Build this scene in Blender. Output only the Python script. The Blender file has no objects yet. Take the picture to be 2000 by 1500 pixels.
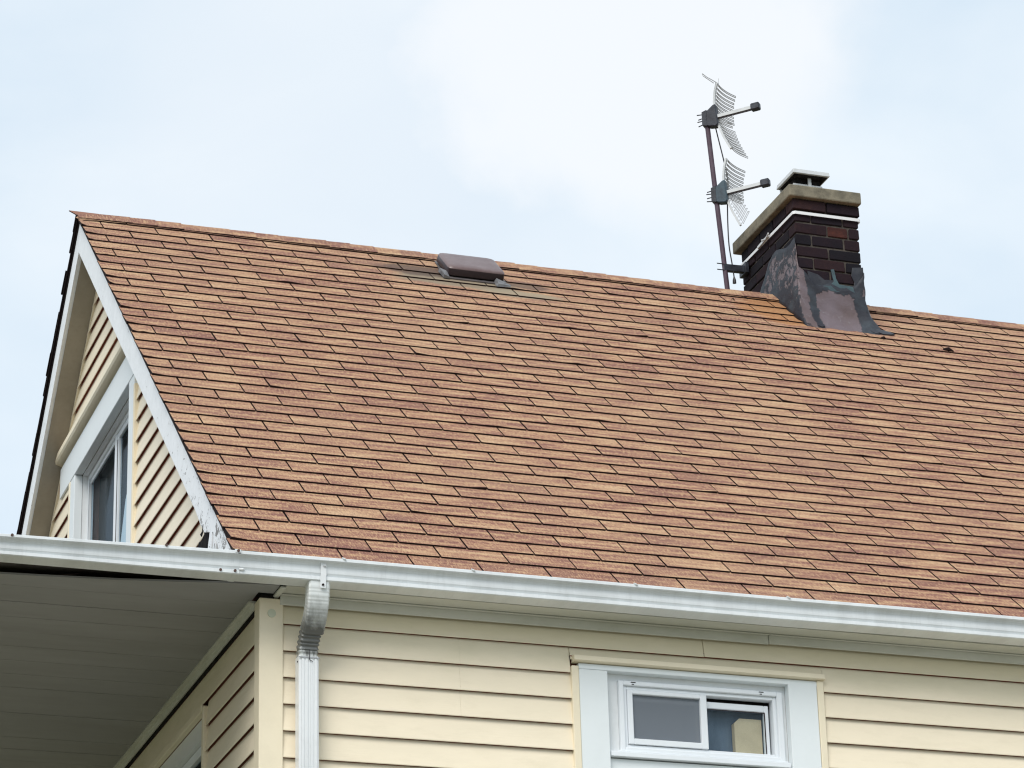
import bpy, bmesh, math, random
from mathutils import Vector, Matrix
R = math.radians
rnd = random.Random(7)
scene = bpy.context.scene
col = scene.collection

# ------------------------------------------------------------------ camera
CAMP = Vector((-3.1191, -11.9048, 1.6))
M0 = ((0.9453942904, -0.3248405186, -0.0266134092),
      (0.1009832925, 0.3695715052, -0.9236986939),
      (0.3098903204, 0.8705719614, 0.3821942559))
cam_d = bpy.data.cameras.new('camera')
cam = bpy.data.objects.new('camera', cam_d)
col.objects.link(cam)
cam_d.sensor_width = 36.0
cam_d.lens = 6088.7361 * 36.0 / 2000.0
cam_d.clip_start = 0.1
cam_d.clip_end = 2500
rt, dn, fw = [Vector(r) for r in M0]
cam.matrix_world = Matrix(((rt.x, -dn.x, -fw.x, CAMP.x), (rt.y, -dn.y, -fw.y, CAMP.y),
                           (rt.z, -dn.z, -fw.z, CAMP.z), (0, 0, 0, 1)))
scene.camera = cam
scene.render.resolution_x, scene.render.resolution_y = 1024, 768

# ------------------------------------------------------------------ sky, sun, exposure
SUN_DIR = Vector((-0.57, -0.71, 0.92)).normalized()      # towards the sun
elev = math.asin(SUN_DIR.z)
azim = math.atan2(SUN_DIR.x, SUN_DIR.y)
world = bpy.data.worlds.new('World')
scene.world = world
world.use_nodes = True
wn, wl = world.node_tree.nodes, world.node_tree.links
wn.clear()
def N(t, **k):
    n = wn.new(t)
    for a, b in k.items(): setattr(n, a, b)
    return n
sky = N('ShaderNodeTexSky', sky_type='NISHITA', sun_disc=False, sun_elevation=elev, sun_rotation=azim)
bg_sky = N('ShaderNodeBackground'); bg_sky.inputs['Strength'].default_value = 0.12
wl.new(sky.outputs[0], bg_sky.inputs['Color'])
tc = N('ShaderNodeTexCoord')
nrm = N('ShaderNodeVectorMath', operation='NORMALIZE'); wl.new(tc.outputs['Generated'], nrm.inputs[0])
n1 = N('ShaderNodeTexNoise'); n1.inputs['Scale'].default_value = 6.0; n1.inputs['Detail'].default_value = 6; n1.inputs['Roughness'].default_value = .5
n1.inputs['Distortion'].default_value = .25
mp = N('ShaderNodeMapping'); mp.inputs['Location'].default_value = (3.1, 1.7, 0.4); mp.inputs['Scale'].default_value = (1, 1, 1.6)
wl.new(nrm.outputs[0], mp.inputs[0]); wl.new(mp.outputs[0], n1.inputs[0])
# one tall bright cloud beyond the ridge, its edge broken by noise
def cloud_blob(direction, inner, outer, nscale, amp):
    dv = N('ShaderNodeVectorMath', operation='DISTANCE'); dv.inputs[1].default_value = direction
    wl.new(nrm.outputs[0], dv.inputs[0])
    nz = N('ShaderNodeTexNoise'); nz.inputs['Scale'].default_value = nscale; nz.inputs['Detail'].default_value = 7; nz.inputs['Roughness'].default_value = .55
    wl.new(nrm.outputs[0], nz.inputs[0])
    ma = N('ShaderNodeMath', operation='MULTIPLY_ADD'); ma.inputs[1].default_value = amp
    wl.new(nz.outputs['Fac'], ma.inputs[0]); wl.new(dv.outputs['Value'], ma.inputs[2])
    mr = N('ShaderNodeMapRange', interpolation_type='SMOOTHSTEP')
    mr.inputs['From Min'].default_value = outer + amp * .5; mr.inputs['From Max'].default_value = inner + amp * .5
    wl.new(ma.outputs[0], mr.inputs['Value'])
    return mr.outputs[0]
def pixdir(u, v):
    d = Matrix(M0).transposed() @ Vector((u - 1000, v - 750, 6088.7)); d.normalize(); return tuple(d)
b1 = cloud_blob(pixdir(1240, 20), .040, .095, 15, .11)
b2 = cloud_blob(pixdir(650, 150), .03, .14, 14, .08)
mx = N('ShaderNodeMath', operation='MULTIPLY'); mx.inputs[1].default_value = .5; wl.new(b2, mx.inputs[0])
mmax = N('ShaderNodeMath', operation='MAXIMUM'); wl.new(b1, mmax.inputs[0]); wl.new(mx.outputs[0], mmax.inputs[1])
cr = N('ShaderNodeValToRGB'); wl.new(n1.outputs['Fac'], cr.inputs[0])
cr.color_ramp.elements[0].position = .36; cr.color_ramp.elements[0].color = (.57, .665, .745, 1)
cr.color_ramp.elements[1].position = .64; cr.color_ramp.elements[1].color = (.715, .77, .805, 1)
cmix = N('ShaderNodeMixRGB'); wl.new(mmax.outputs[0], cmix.inputs[0]); wl.new(cr.outputs[0], cmix.inputs[1]); cmix.inputs[2].default_value = (.755, .78, .80, 1)
bg_c = N('ShaderNodeBackground'); wl.new(cmix.outputs[0], bg_c.inputs['Color']); bg_c.inputs['Strength'].default_value = 0.83
msh = N('ShaderNodeMixShader'); msh.inputs[0].default_value = .9
wl.new(bg_sky.outputs[0], msh.inputs[1]); wl.new(bg_c.outputs[0], msh.inputs[2])
wo = N('ShaderNodeOutputWorld'); wl.new(msh.outputs[0], wo.inputs['Surface'])

sun_d = bpy.data.lights.new('sun', 'SUN'); sun_d.energy = 1.5; sun_d.angle = R(34); sun_d.color = (1, .96, .9)
sun = bpy.data.objects.new('sun', sun_d); col.objects.link(sun)
sun.rotation_euler = SUN_DIR.to_track_quat('Z', 'Y').to_euler()
sun.location = (-5, -8, 20)
vs = scene.view_settings
vs.view_transform = 'Standard'; vs.look = 'None'; vs.gamma = 1; vs.exposure = 0.66; vs.use_curve_mapping = False
scene.render.engine = 'CYCLES'
scene.cycles.max_bounces = 8
scene.cycles.filter_width = 1.2

# ------------------------------------------------------------------ materials
def mat(name, base=(.5, .5, .5), rough=.6, metal=0.0, spec=.5):
    m = bpy.data.materials.new(name); m.use_nodes = True
    b = m.node_tree.nodes['Principled BSDF']
    b.inputs['Base Color'].default_value = (*base, 1); b.inputs['Roughness'].default_value = rough
    b.inputs['Metallic'].default_value = metal; b.inputs['Specular IOR Level'].default_value = spec
    return m, m.node_tree.nodes, m.node_tree.links, b
def node(nt, t, **k):
    n = nt.new(t)
    for a, b in k.items():
        if hasattr(n, a) and not a.startswith('i_'): setattr(n, a, b)
        else: n.inputs[a[2:].replace('_', ' ')].default_value = b
    return n
def noise(nt, lk, vec, scale, detail=4, rough=.55, dist=0.):
    n = nt.new('ShaderNodeTexNoise'); n.inputs['Scale'].default_value = scale; n.inputs['Detail'].default_value = detail
    n.inputs['Roughness'].default_value = rough; n.inputs['Distortion'].default_value = dist
    if vec is not None: lk.new(vec, n.inputs['Vector'])
    return n.outputs['Fac']
def ramp(nt, lk, fac, stops):
    r = nt.new('ShaderNodeValToRGB'); e = r.color_ramp.elements
    e.remove(e[1]); e[0].position = stops[0][0]; e[0].color = (*stops[0][1], 1)
    for p, c in stops[1:]:
        q = e.new(p); q.color = (*c, 1)
    lk.new(fac, r.inputs[0]); return r.outputs[0]
def mixc(nt, lk, fac, a, b, mode='MIX'):
    n = nt.new('ShaderNodeMixRGB'); n.blend_type = mode
    for i, v in ((0, fac), (1, a), (2, b)):
        if isinstance(v, (int, float)): n.inputs[i].default_value = v
        elif isinstance(v, tuple): n.inputs[i].default_value = (*v, 1) if len(v) == 3 else v
        else: lk.new(v, n.inputs[i])
    return n.outputs[0]
def mth(nt, lk, op, a, b=None, c=None):
    n = nt.new('ShaderNodeMath'); n.operation = op
    for i, v in enumerate((a, b, c)):
        if v is None: continue
        if isinstance(v, (int, float)): n.inputs[i].default_value = v
        else: lk.new(v, n.inputs[i])
    return n.outputs[0]
def pos(nt, lk, scale=None):
    g = nt.new('ShaderNodeNewGeometry')
    if scale is None: return g.outputs['Position']
    m = nt.new('ShaderNodeMapping'); m.inputs['Scale'].default_value = scale; lk.new(g.outputs['Position'], m.inputs[0]); return m.outputs[0]
def bump(nt, lk, b, h, strength=.3, dist=.002):
    n = nt.new('ShaderNodeBump'); n.inputs['Strength'].default_value = strength; n.inputs['Distance'].default_value = dist
    lk.new(h, n.inputs['Height']); lk.new(n.outputs[0], b.inputs['Normal'])

def painted(name, base, rough=.45, dirt=(.35, .33, .28), amount=.35, scale=3., spec=.4, streak=(1, 1, 1)):
    m, nt, lk, b = mat(name, base, rough, 0, spec)
    p = pos(nt, lk, streak)
    f = noise(nt, lk, p, scale, 6, .65)
    f2 = noise(nt, lk, p, scale * 9, 4, .6)
    k = mth(nt, lk, 'MULTIPLY', ramp(nt, lk, f, [(.42, (0, 0, 0)), (.75, (1, 1, 1))]), amount)
    c = mixc(nt, lk, k, base, dirt)
    k2 = mth(nt, lk, 'MULTIPLY', ramp(nt, lk, f2, [(.5, (0, 0, 0)), (.8, (1, 1, 1))]), amount * .4)
    c = mixc(nt, lk, k2, c, dirt)
    lk.new(c, b.inputs['Base Color'])
    bump(nt, lk, b, noise(nt, lk, p, scale * 4, 3), .25, .003)
    return m

# asphalt shingles: attributes tone (per tab) and st (metres along the eave / up the slope)
def shingle_mat():
    m, nt, lk, b = mat('asphalt_shingle', rough=.93, spec=.18)
    at = nt.new('ShaderNodeAttribute'); at.attribute_name = 'tone'
    st = nt.new('ShaderNodeAttribute'); st.attribute_name = 'st'
    mp_ = nt.new('ShaderNodeMapping'); mp_.inputs['Scale'].default_value = (1.35, 9.0, 1.0); lk.new(st.outputs['Vector'], mp_.inputs[0])
    patch = noise(nt, lk, mp_.outputs[0], 3.1, 2, .5)
    v = mth(nt, lk, 'MULTIPLY_ADD', mth(nt, lk, 'SUBTRACT', patch, .5), 2.5, at.outputs['Fac'])
    base = ramp(nt, lk, v, [(.0, (.205, .098, .080)), (.22, (.262, .132, .098)), (.45, (.338, .184, .120)), (.7, (.415, .252, .155)), (1., (.49, .325, .205))])
    mg = nt.new('ShaderNodeMapping'); mg.inputs['Scale'].default_value = (1.0, .27, 1.0); lk.new(st.outputs['Vector'], mg.inputs[0])
    g1 = noise(nt, lk, mg.outputs[0], 105, 3, .85)
    g2 = noise(nt, lk, mg.outputs[0], 190, 2, .6)
    c = mixc(nt, lk, mth(nt, lk, 'MULTIPLY', ramp(nt, lk, g1, [(.51, (0, 0, 0)), (.62, (1, 1, 1))]), .55), base, (.62, .42, .23))
    c = mixc(nt, lk, mth(nt, lk, 'MULTIPLY', ramp(nt, lk, g1, [(.36, (1, 1, 1)), (.48, (0, 0, 0))]), .6), c, (.17, .070, .055))
    c = mixc(nt, lk, mth(nt, lk, 'MULTIPLY', ramp(nt, lk, g2, [(.55, (0, 0, 0)), (.72, (1, 1, 1))]), .3), c, (.12, .06, .045))
    # broad weathering
    w = noise(nt, lk, st.outputs['Vector'], .7, 4, .6)
    c = mixc(nt, lk, mth(nt, lk, 'MULTIPLY', ramp(nt, lk, w, [(.45, (0, 0, 0)), (.7, (1, 1, 1))]), .28), c, (.47, .32, .20))
    sx = nt.new('ShaderNodeSeparateXYZ'); lk.new(st.outputs['Vector'], sx.inputs[0])
    wob = mth(nt, lk, 'SUBTRACT', noise(nt, lk, st.outputs['Vector'], 5, 4), .5)
    # grey green run-off below the roof vent
    def ell(cx, cy, rx, ry, k):
        a = mth(nt, lk, 'DIVIDE', mth(nt, lk, 'SUBTRACT', sx.outputs[0], cx), rx)
        d = mth(nt, lk, 'DIVIDE', mth(nt, lk, 'SUBTRACT', sx.outputs[1], cy), ry)
        r = mth(nt, lk, 'ADD', mth(nt, lk, 'MULTIPLY', a, a), mth(nt, lk, 'MULTIPLY', d, d))
        r = mth(nt, lk, 'ADD', r, mth(nt, lk, 'MULTIPLY', wob, 1.6))
        return mth(nt, lk, 'MULTIPLY', ramp(nt, lk, r, [(.45, (1, 1, 1)), (1., (0, 0, 0))]), k)
    c = mixc(nt, lk, ell(2.10, 4.33, .46, .13, .8), c, (.22, .19, .14))
    c = mixc(nt, lk, ell(2.42, 4.22, .30, .07, .8), c, (.29, .245, .175))
    c = mixc(nt, lk, ell(1.88, 4.46, .27, .12, .8), c, (.09, .065, .055))
    c = mixc(nt, lk, ell(2.50, 4.38, .17, .08, .75), c, (.10, .07, .06))
    c = mixc(nt, lk, ell(4.12, 4.50, .30, .30, .55), c, (.38, .17, .055))
    c = mixc(nt, lk, ell(4.25, 4.34, .10, .10, .6), c, (.10, .08, .06))
    lk.new(c, b.inputs['Base Color'])
    bump(nt, lk, b, g1, .5, .0015)
    return m
M_SH = shingle_mat()
M_SHE, *_ = mat('shingle_butt_edge', (.022, .014, .014), .95, 0, .1)
M_DECK, *_ = mat('shaded_dirty_underlay', (.02, .014, .014), .95, 0, .1)  # near-black stands in for dirt and shade in the tab slots
M_WOOD = painted('dark_wood', (.05, .04, .035), .9)
M_BLACKW = painted('black_rot_and_gap_shade', (.010, .009, .010), .95, (.05, .045, .04), .8, 25, .1)  # black for rotted wood, also painted shade in the gap blocks
def vinyl(name, base):
    m, nt, lk, b = mat(name, base, .5, 0, .35)
    p = pos(nt, lk, (1.2, 1.2, 5))
    f = noise(nt, lk, p, 1.3, 5, .6)
    c = mixc(nt, lk, mth(nt, lk, 'MULTIPLY', ramp(nt, lk, f, [(.4, (0, 0, 0)), (.72, (1, 1, 1))]), .28), base, (.70, .63, .48))
    f2 = noise(nt, lk, pos(nt, lk, (1, 1, 3)), 7, 5, .7)
    c = mixc(nt, lk, mth(nt, lk, 'MULTIPLY', ramp(nt, lk, f2, [(.5, (0, 0, 0)), (.8, (1, 1, 1))]), .14), c, (.45, .38, .24))
    # greenish darker band on the topmost courses, ragged lower edge
    g = nt.new('ShaderNodeNewGeometry'); sx = nt.new('ShaderNodeSeparateXYZ'); lk.new(g.outputs['Position'], sx.inputs[0])
    z = mth(nt, lk, 'ADD', sx.outputs[2], mth(nt, lk, 'MULTIPLY', mth(nt, lk, 'SUBTRACT', noise(nt, lk, pos(nt, lk, (1.2, 1.2, 4)), 2.2, 4), .5), .35))
    band = mth(nt, lk, 'MULTIPLY', ramp(nt, lk, mth(nt, lk, 'SUBTRACT', z, 5.0), [(.50, (0, 0, 0)), (.68, (1, 1, 1)), (.76, (1, 1, 1)), (.80, (0, 0, 0))]), .20)
    c = mixc(nt, lk, band, c, (.36, .38, .16))
    lk.new(c, b.inputs['Base Color'])
    bump(nt, lk, b, mth(nt, lk, 'MULTIPLY_ADD', noise(nt, lk, pos(nt, lk, (1.6, 1.6, 3.5)), 1.5, 2), 5., noise(nt, lk, pos(nt, lk, (3, 3, 60)), 3, 3)), .30, .0022)
    return m
M_VIN = vinyl('cream_vinyl', (.89, .785, .605))
M_VTRIM = painted('cream_vinyl_trim', (.86, .765, .58), .5, (.55, .48, .34), .22)
M_CAVG, *_ = mat('reddish_lock_shade', (.55, .23, .17), .95, 0, .1)  # red-brown painted as the shadow line under the gable laps
M_CAV, *_ = mat('siding_lock_shade', (.30, .125, .09), .95, 0, .1)  # dark brown painted into the laps as their shadow line
M_WHITE = painted('white_aluminium', (.80, .82, .83), .35, (.45, .46, .46), .3, 2.5, .5)
M_GUT = painted('white_gutter_enamel', (.80, .83, .845), .32, (.36, .37, .36), .30, 1.6, .5, (5, 1, .8))
M_CASE = painted('white_casing', (.80, .845, .86), .5, (.6, .63, .63), .2, 2, .4)
M_PVC = painted('white_pvc_frame', (.82, .855, .89), .35, (.55, .58, .6), .2, 3, .5)
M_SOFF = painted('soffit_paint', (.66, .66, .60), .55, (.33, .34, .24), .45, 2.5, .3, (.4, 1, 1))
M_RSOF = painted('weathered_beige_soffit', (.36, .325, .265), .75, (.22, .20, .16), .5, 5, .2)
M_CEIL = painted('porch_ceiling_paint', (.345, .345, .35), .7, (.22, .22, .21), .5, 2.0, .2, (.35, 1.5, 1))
def peeling():
    m, nt, lk, b = mat('peeling_white_paint', (.8, .82, .84), .6, 0, .3)
    p = pos(nt, lk)
    f = noise(nt, lk, p, 16, 7, .72, .6)
    f2 = noise(nt, lk, p, 60, 4, .7)
    c = mixc(nt, lk, ramp(nt, lk, f, [(.40, (0, 0, 0)), (.62, (.22, .22, .22))]), (.88, .90, .92), (.58, .60, .60))
    g = nt.new('ShaderNodeNewGeometry'); sx = nt.new('ShaderNodeSeparateXYZ'); lk.new(g.outputs['Position'], sx.inputs[0])
    low = nt.new('ShaderNodeMapRange'); low.inputs['From Min'].default_value = 7.2; low.inputs['From Max'].default_value = 6.0
    low.inputs['To Min'].default_value = .70; low.inputs['To Max'].default_value = .60; lk.new(sx.outputs[2], low.inputs['Value'])
    chip = mth(nt, lk, 'GREATER_THAN', mth(nt, lk, 'MULTIPLY_ADD', f2, .35, mth(nt, lk, 'MULTIPLY', f, .75)), low.outputs[0])
    c = mixc(nt, lk, chip, c, (.22, .21, .20))
    lk.new(c, b.inputs['Base Color'])
    bump(nt, lk, b, mth(nt, lk, 'MULTIPLY_ADD', chip, -1., f), .6, .003)
    return m
M_PEEL = peeling()
def brickmat(name, cols, mort=False):
    m, nt, lk, b = mat(name, rough=.9, spec=.2)
    at = nt.new('ShaderNodeAttribute'); at.attribute_name = 'tone'
    p = pos(nt, lk)
    f = noise(nt, lk, p, 14, 6, .65)
    c = ramp(nt, lk, mth(nt, lk, 'MULTIPLY_ADD', mth(nt, lk, 'SUBTRACT', f, .5), 1.0, at.outputs['Fac']), cols)
    f2 = noise(nt, lk, p, 80, 4, .7)
    c = mixc(nt, lk, mth(nt, lk, 'MULTIPLY', ramp(nt, lk, f2, [(.5, (0, 0, 0)), (.75, (1, 1, 1))]), .35), c, (.012, .009, .012))
    lk.new(c, b.inputs['Base Color']); bump(nt, lk, b, f2, .6, .003)
    return m
M_BRICK = brickmat('sooty_brick', [(0, (.009, .008, .012)), (.4, (.015, .009, .014)), (.75, (.026, .013, .016)), (1, (.045, .021, .020))])
M_RED = brickmat('red_brick', [(0, (.05, .018, .016)), (.5, (.135, .042, .027)), (1, (.20, .07, .045))])
M_MORT = painted('old_mortar', (.10, .083, .070), .95, (.014, .012, .015), .95, 14)
M_CONC = painted('weathered_concrete', (.235, .21, .155), .95, (.06, .056, .045), .9, 11)
def flashmat():
    m, nt, lk, b = mat('painted_flashing', (.16, .11, .11), .42, .0, .5)
    at = nt.new('ShaderNodeAttribute'); at.attribute_name = 'tar'
    p = pos(nt, lk)
    f = noise(nt, lk, p, 22, 7, .72, .7)
    f2 = noise(nt, lk, p, 6, 4, .6)
    base = mixc(nt, lk, ramp(nt, lk, f2, [(.35, (0, 0, 0)), (.65, (1, 1, 1))]), (.115, .078, .078), (.15, .115, .13))
    base = mixc(nt, lk, mth(nt, lk, 'MULTIPLY', ramp(nt, lk, f, [(.60, (0, 0, 0)), (.68, (1, 1, 1))]), .45), base, (.42, .42, .45))  # pale patches painted as highlights on the metal
    t = mth(nt, lk, 'MULTIPLY_ADD', mth(nt, lk, 'SUBTRACT', f, .5), 1.25, at.outputs['Fac'])
    tm = ramp(nt, lk, t, [(.47, (0, 0, 0)), (.52, (1, 1, 1))])
    tarc = mixc(nt, lk, ramp(nt, lk, f2, [(.45, (0, 0, 0)), (.7, (1, 1, 1))]), (.012, .013, .022), (.045, .06, .075))
    lk.new(mixc(nt, lk, tm, base, tarc), b.inputs['Base Color'])
    lk.new(ramp(nt, lk, tm, [(0, (.38, .38, .38)), (1, (.6, .6, .6))]), b.inputs['Roughness'])
    bump(nt, lk, b, mth(nt, lk, 'MULTIPLY_ADD', tm, .6, f), .7, .006)
    return m
M_FLASH = flashmat()
M_TAR = painted('roof_tar', (.018, .019, .028), .5, (.07, .075, .085), .6, 12)
M_ALU = painted('dull_aluminium', (.62, .64, .65), .4, (.35, .35, .35), .5, 10, .5)
M_ROD = painted('grey_rod_metal', (.50, .51, .52), .4, (.15, .15, .16), .5, 10, .5)
M_MAST = painted('rusty_mast_paint', (.075, .045, .065), .6, (.13, .10, .13), .7, 12)
M_BLK = painted('black_plastic', (.014, .015, .022), .45, (.06, .07, .09), .7, 20)
M_TEAL = painted('faded_teal_plastic', (.05, .085, .11), .5, (.02, .022, .03), .7, 15)
M_CABLE, *_ = mat('black_cable', (.018, .016, .02), .5)
M_VENT = painted('brown_metal_vent', (.115, .068, .066), .36, (.22, .17, .17), .6, 6, .55)
M_VDARK, *_ = mat('vent_shadow_plastic', (.02, .012, .016), .6)
M_ZINC = painted('sealant_grey', (.36, .37, .39), .5, (.1, .1, .11), .5, 12)
M_LUMP = painted('grimy_sealant', (.20, .20, .21), .6, (.04, .035, .04), .8, 30)
M_RUST, *_ = mat('rusty_screw', (.09, .05, .04), .7)
def glass(name, tint, rough=.06, spec=.6):
    m, nt, lk, b = mat(name, tint, rough, 0, spec)
    return m
def clearglass(name, dark=.35, tint=(.86, .91, .94)):
    m = bpy.data.materials.new(name); m.use_nodes = True; nt = m.node_tree.nodes; lk = m.node_tree.links
    nt.remove(nt['Principled BSDF']); out = nt['Material Output']
    tr = nt.new('ShaderNodeBsdfTransparent'); tr.inputs[0].default_value = (*tint, 1)
    gl = nt.new('ShaderNodeBsdfGlossy'); gl.inputs['Roughness'].default_value = .03; gl.inputs['Color'].default_value = (.9, .95, 1, 1)
    fr = nt.new('ShaderNodeLayerWeight'); fr.inputs['Blend'].default_value = .5
    mr = mth(nt, lk, 'MULTIPLY_ADD', mth(nt, lk, 'POWER', fr.outputs['Facing'], 4.), .10, .012)
    mx_ = nt.new('ShaderNodeMixShader'); lk.new(mr, mx_.inputs[0]); lk.new(tr.outputs[0], mx_.inputs[1]); lk.new(gl.outputs[0], mx_.inputs[2])
    lk.new(mx_.outputs[0], out.inputs['Surface'])
    return m
M_GLASS = clearglass('window_glass')
def screenmat():
    m = bpy.data.materials.new('insect_screen_mesh'); m.use_nodes = True; nt = m.node_tree.nodes; lk = m.node_tree.links
    b = nt['Principled BSDF']; b.inputs['Base Color'].default_value = (.24, .27, .31, 1); b.inputs['Roughness'].default_value = .8
    b.inputs['Alpha'].default_value = .55
    return m
M_SCREEN = screenmat()
M_ROOM = painted('dim_room_wall', (.20, .23, .27), .9)
M_ROOMD = painted('dark_room_wall', (.022, .032, .04), .9, (.05, .06, .07), .3)
M_CURT = painted('pale_curtain', (.82, .87, .89), .9, (.5, .55, .6), .3, 6, .1, (4, 4, .4))
M_TANREFL = painted('tan_reflection', (.85, .62, .38), .9, (.60, .42, .25), .5, 14)  # colour of a reflected sunlit building, painted on a cut-out
M_GREENC = painted('green_curtain', (.08, .14, .115), .9, (.05, .08, .08), .7, 7, .1, (4, 4, .4))

# ------------------------------------------------------------------ mesh helpers
class MB:
    def __init__(s): s.v = []; s.f = []; s.m = []; s.at = {}
    def add(s, vs, fs, mi=0, **at):
        o = len(s.v); s.v += [tuple(v) for v in vs]; s.f += [tuple(i + o for i in f) for f in fs]; s.m += [mi] * len(fs) if isinstance(mi, int) else list(mi)
        for k, val in at.items():
            s.at.setdefault(k, {})
            for i in range(len(vs)): s.at[k][o + i] = val[i] if isinstance(val, list) else val
        return s
    def box(s, a, b, mi=0, **at):
        x0, y0, z0 = a; x1, y1, z1 = b
        vs = [(x0, y0, z0), (x1, y0, z0), (x1, y1, z0), (x0, y1, z0), (x0, y0, z1), (x1, y0, z1), (x1, y1, z1), (x0, y1, z1)]
        return s.add(vs, [(0, 3, 2, 1), (4, 5, 6, 7), (0, 1, 5, 4), (1, 2, 6, 5), (2, 3, 7, 6), (3, 0, 4, 7)], mi, **at)
    def hexa(s, p, mi=0, **at):   # 8 points: bottom ring then top ring
        return s.add(p, [(0, 3, 2, 1), (4, 5, 6, 7), (0, 1, 5, 4), (1, 2, 6, 5), (2, 3, 7, 6), (3, 0, 4, 7)], mi, **at)
    def prism(s, poly, off, mi=0, **at):
        n = len(poly); off = Vector(off); vs = [Vector(p) for p in poly] + [Vector(p) + off for p in poly]
        return s.add(vs, [tuple(range(n)), tuple(range(2 * n - 1, n - 1, -1))] + [(i, i + n, (i + 1) % n + n, (i + 1) % n) for i in range(n)], mi, **at)
    def tube(s, pts, r, n=8, mi=0, cap=True):
        pts = [Vector(p) for p in pts]; rs = r if isinstance(r, (list, tuple)) else [r] * len(pts); rings = []
        up = None
        for i, p in enumerate(pts):
            d = (pts[min(i + 1, len(pts) - 1)] - pts[max(i - 1, 0)]).normalized()
            if up is None: up = d.orthogonal().normalized()
            up = (up - d * up.dot(d)).normalized(); w = d.cross(up)
            rings.append([p + (up * math.cos(a) + w * math.sin(a)) * rs[i] for a in [2 * math.pi * k / n for k in range(n)]])
        vs = [v for ring in rings for v in ring]
        fs = [(i * n + k, i * n + (k + 1) % n, (i + 1) * n + (k + 1) % n, (i + 1) * n + k) for i in range(len(pts) - 1) for k in range(n)]
        if cap: fs += [tuple(range(n - 1, -1, -1)), tuple(range((len(pts) - 1) * n, len(pts) * n))]
        return s.add(vs, fs, mi)
    def bar(s, a, b, w, h, up=(0, 0, 1), mi=0):
        a = Vector(a); b = Vector(b); d = (b - a).normalized(); sd = d.cross(Vector(up)).normalized(); u = sd.cross(d)
        q = [(-1, -1), (1, -1), (1, 1), (-1, 1)]
        vs = [p + sd * (x * w / 2) + u * (y * h / 2) for p in (a, b) for x, y in q]
        return s.add(vs, [(3, 2, 1, 0), (4, 5, 6, 7), (0, 1, 5, 4), (1, 2, 6, 5), (2, 3, 7, 6), (3, 0, 4, 7)], mi)
    def build(s, name, mats, parent=None, bevel=0, seg=1, smooth=False, label=None, kind=None):
        me = bpy.data.meshes.new(name); me.from_pydata(s.v, [], s.f)
        for m in (mats if isinstance(mats, (list, tuple)) else [mats]): me.materials.append(m)
        me.polygons.foreach_set('material_index', s.m)
        for k, dct in s.at.items():
            smp = next(iter(dct.values()))
            if isinstance(smp, (tuple, list)):
                a = me.attributes.new(k, 'FLOAT_VECTOR', 'POINT')
                for i, val in dct.items(): a.data[i].vector = val
            else:
                a = me.attributes.new(k, 'FLOAT', 'POINT')
                for i, val in dct.items(): a.data[i].value = val
        bm = bmesh.new(); bm.from_mesh(me)
        bmesh.ops.recalc_face_normals(bm, faces=bm.faces)
        if bevel:
            bmesh.ops.remove_doubles(bm, verts=bm.verts, dist=1e-5)
            bmesh.ops.bevel(bm, geom=[e for e in bm.edges if len(e.link_faces) == 2 and e.calc_face_angle(0) > .5], offset=bevel, segments=seg, affect='EDGES', profile=.5)
        bm.to_mesh(me); bm.free()
        if smooth:
            me.polygons.foreach_set('use_smooth', [True] * len(me.polygons))
            if smooth == 'auto':
                try: me.set_sharp_from_angle(angle=R(35))
                except Exception: pass
        o = bpy.data.objects.new(name, me); col.objects.link(o)
        if parent is not None: o.parent = parent
        if label: o['label'] = label
        if kind: o['kind'] = kind
        return o
def empty(name, loc, label=None, cat=None, parent=None):
    o = bpy.data.objects.new(name, None); o.location = loc; col.objects.link(o); o.empty_display_size = .2
    if label: o['label'] = label
    if cat: o['category'] = cat
    if parent: o.parent = parent
    return o

# ------------------------------------------------------------------ ground
g = MB(); g.add([(-600, -600, 0), (600, -600, 0), (600, 600, 0), (-600, 600, 0)], [(0, 1, 2, 3)])
def groundmat(name, a, b_, sc):
    m, nt, lk, b = mat(name, rough=.95, spec=.1)
    lk.new(ramp(nt, lk, noise(nt, lk, pos(nt, lk), sc, 8, .7), [(.3, a), (.7, b_)]), b.inputs['Base Color']); return m
g.build('ground', groundmat('lawn', (.09, .092, .05), (.155, .15, .095), 3), kind='structure')
g = MB(); g.box((-8, -9, .004), (12, -1.2, .05)); g.build('bounce_slab', groundmat('pale_bounce_surface', (.30, .29, .26), (.40, .385, .35), 2), kind='structure')  # unseen pale slab added to bounce light up under eave and porch

# ------------------------------------------------------------------ house frame
TH = R(41.6); CT, ST = math.cos(TH), math.sin(TH)
EX, EY, EZ = -.1682, -.16, 5.8856
LS = 4.80                                   # slope length
RY = EY + LS * CT; RZ = EZ + LS * ST        # ridge
XEND = 9.6
def RP(s, t, h=0): return Vector((EX + s, EY + t * CT - h * ST, EZ + t * ST + h * CT))
def RB(s, t, h=0):                          # the far slope, t measured up from its eave
    return Vector((EX + s, 2 * RY - EY - t * CT + h * ST, EZ + t * ST + h * CT))
house = empty('house', (4.5, RY, 0), 'two storey cream vinyl sided house with a steep tan shingle roof', 'house')
HL = Vector(house.location)
def fix(o):            # keep world coordinates under the house empty
    o.matrix_parent_inverse = Matrix.Translation(-HL); return o
def part(mb, name, mats, parent=None, **k):
    p = parent if parent is not None else house
    o = mb.build(name, mats, p, **k)
    if p is house: fix(o)
    return o

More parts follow.
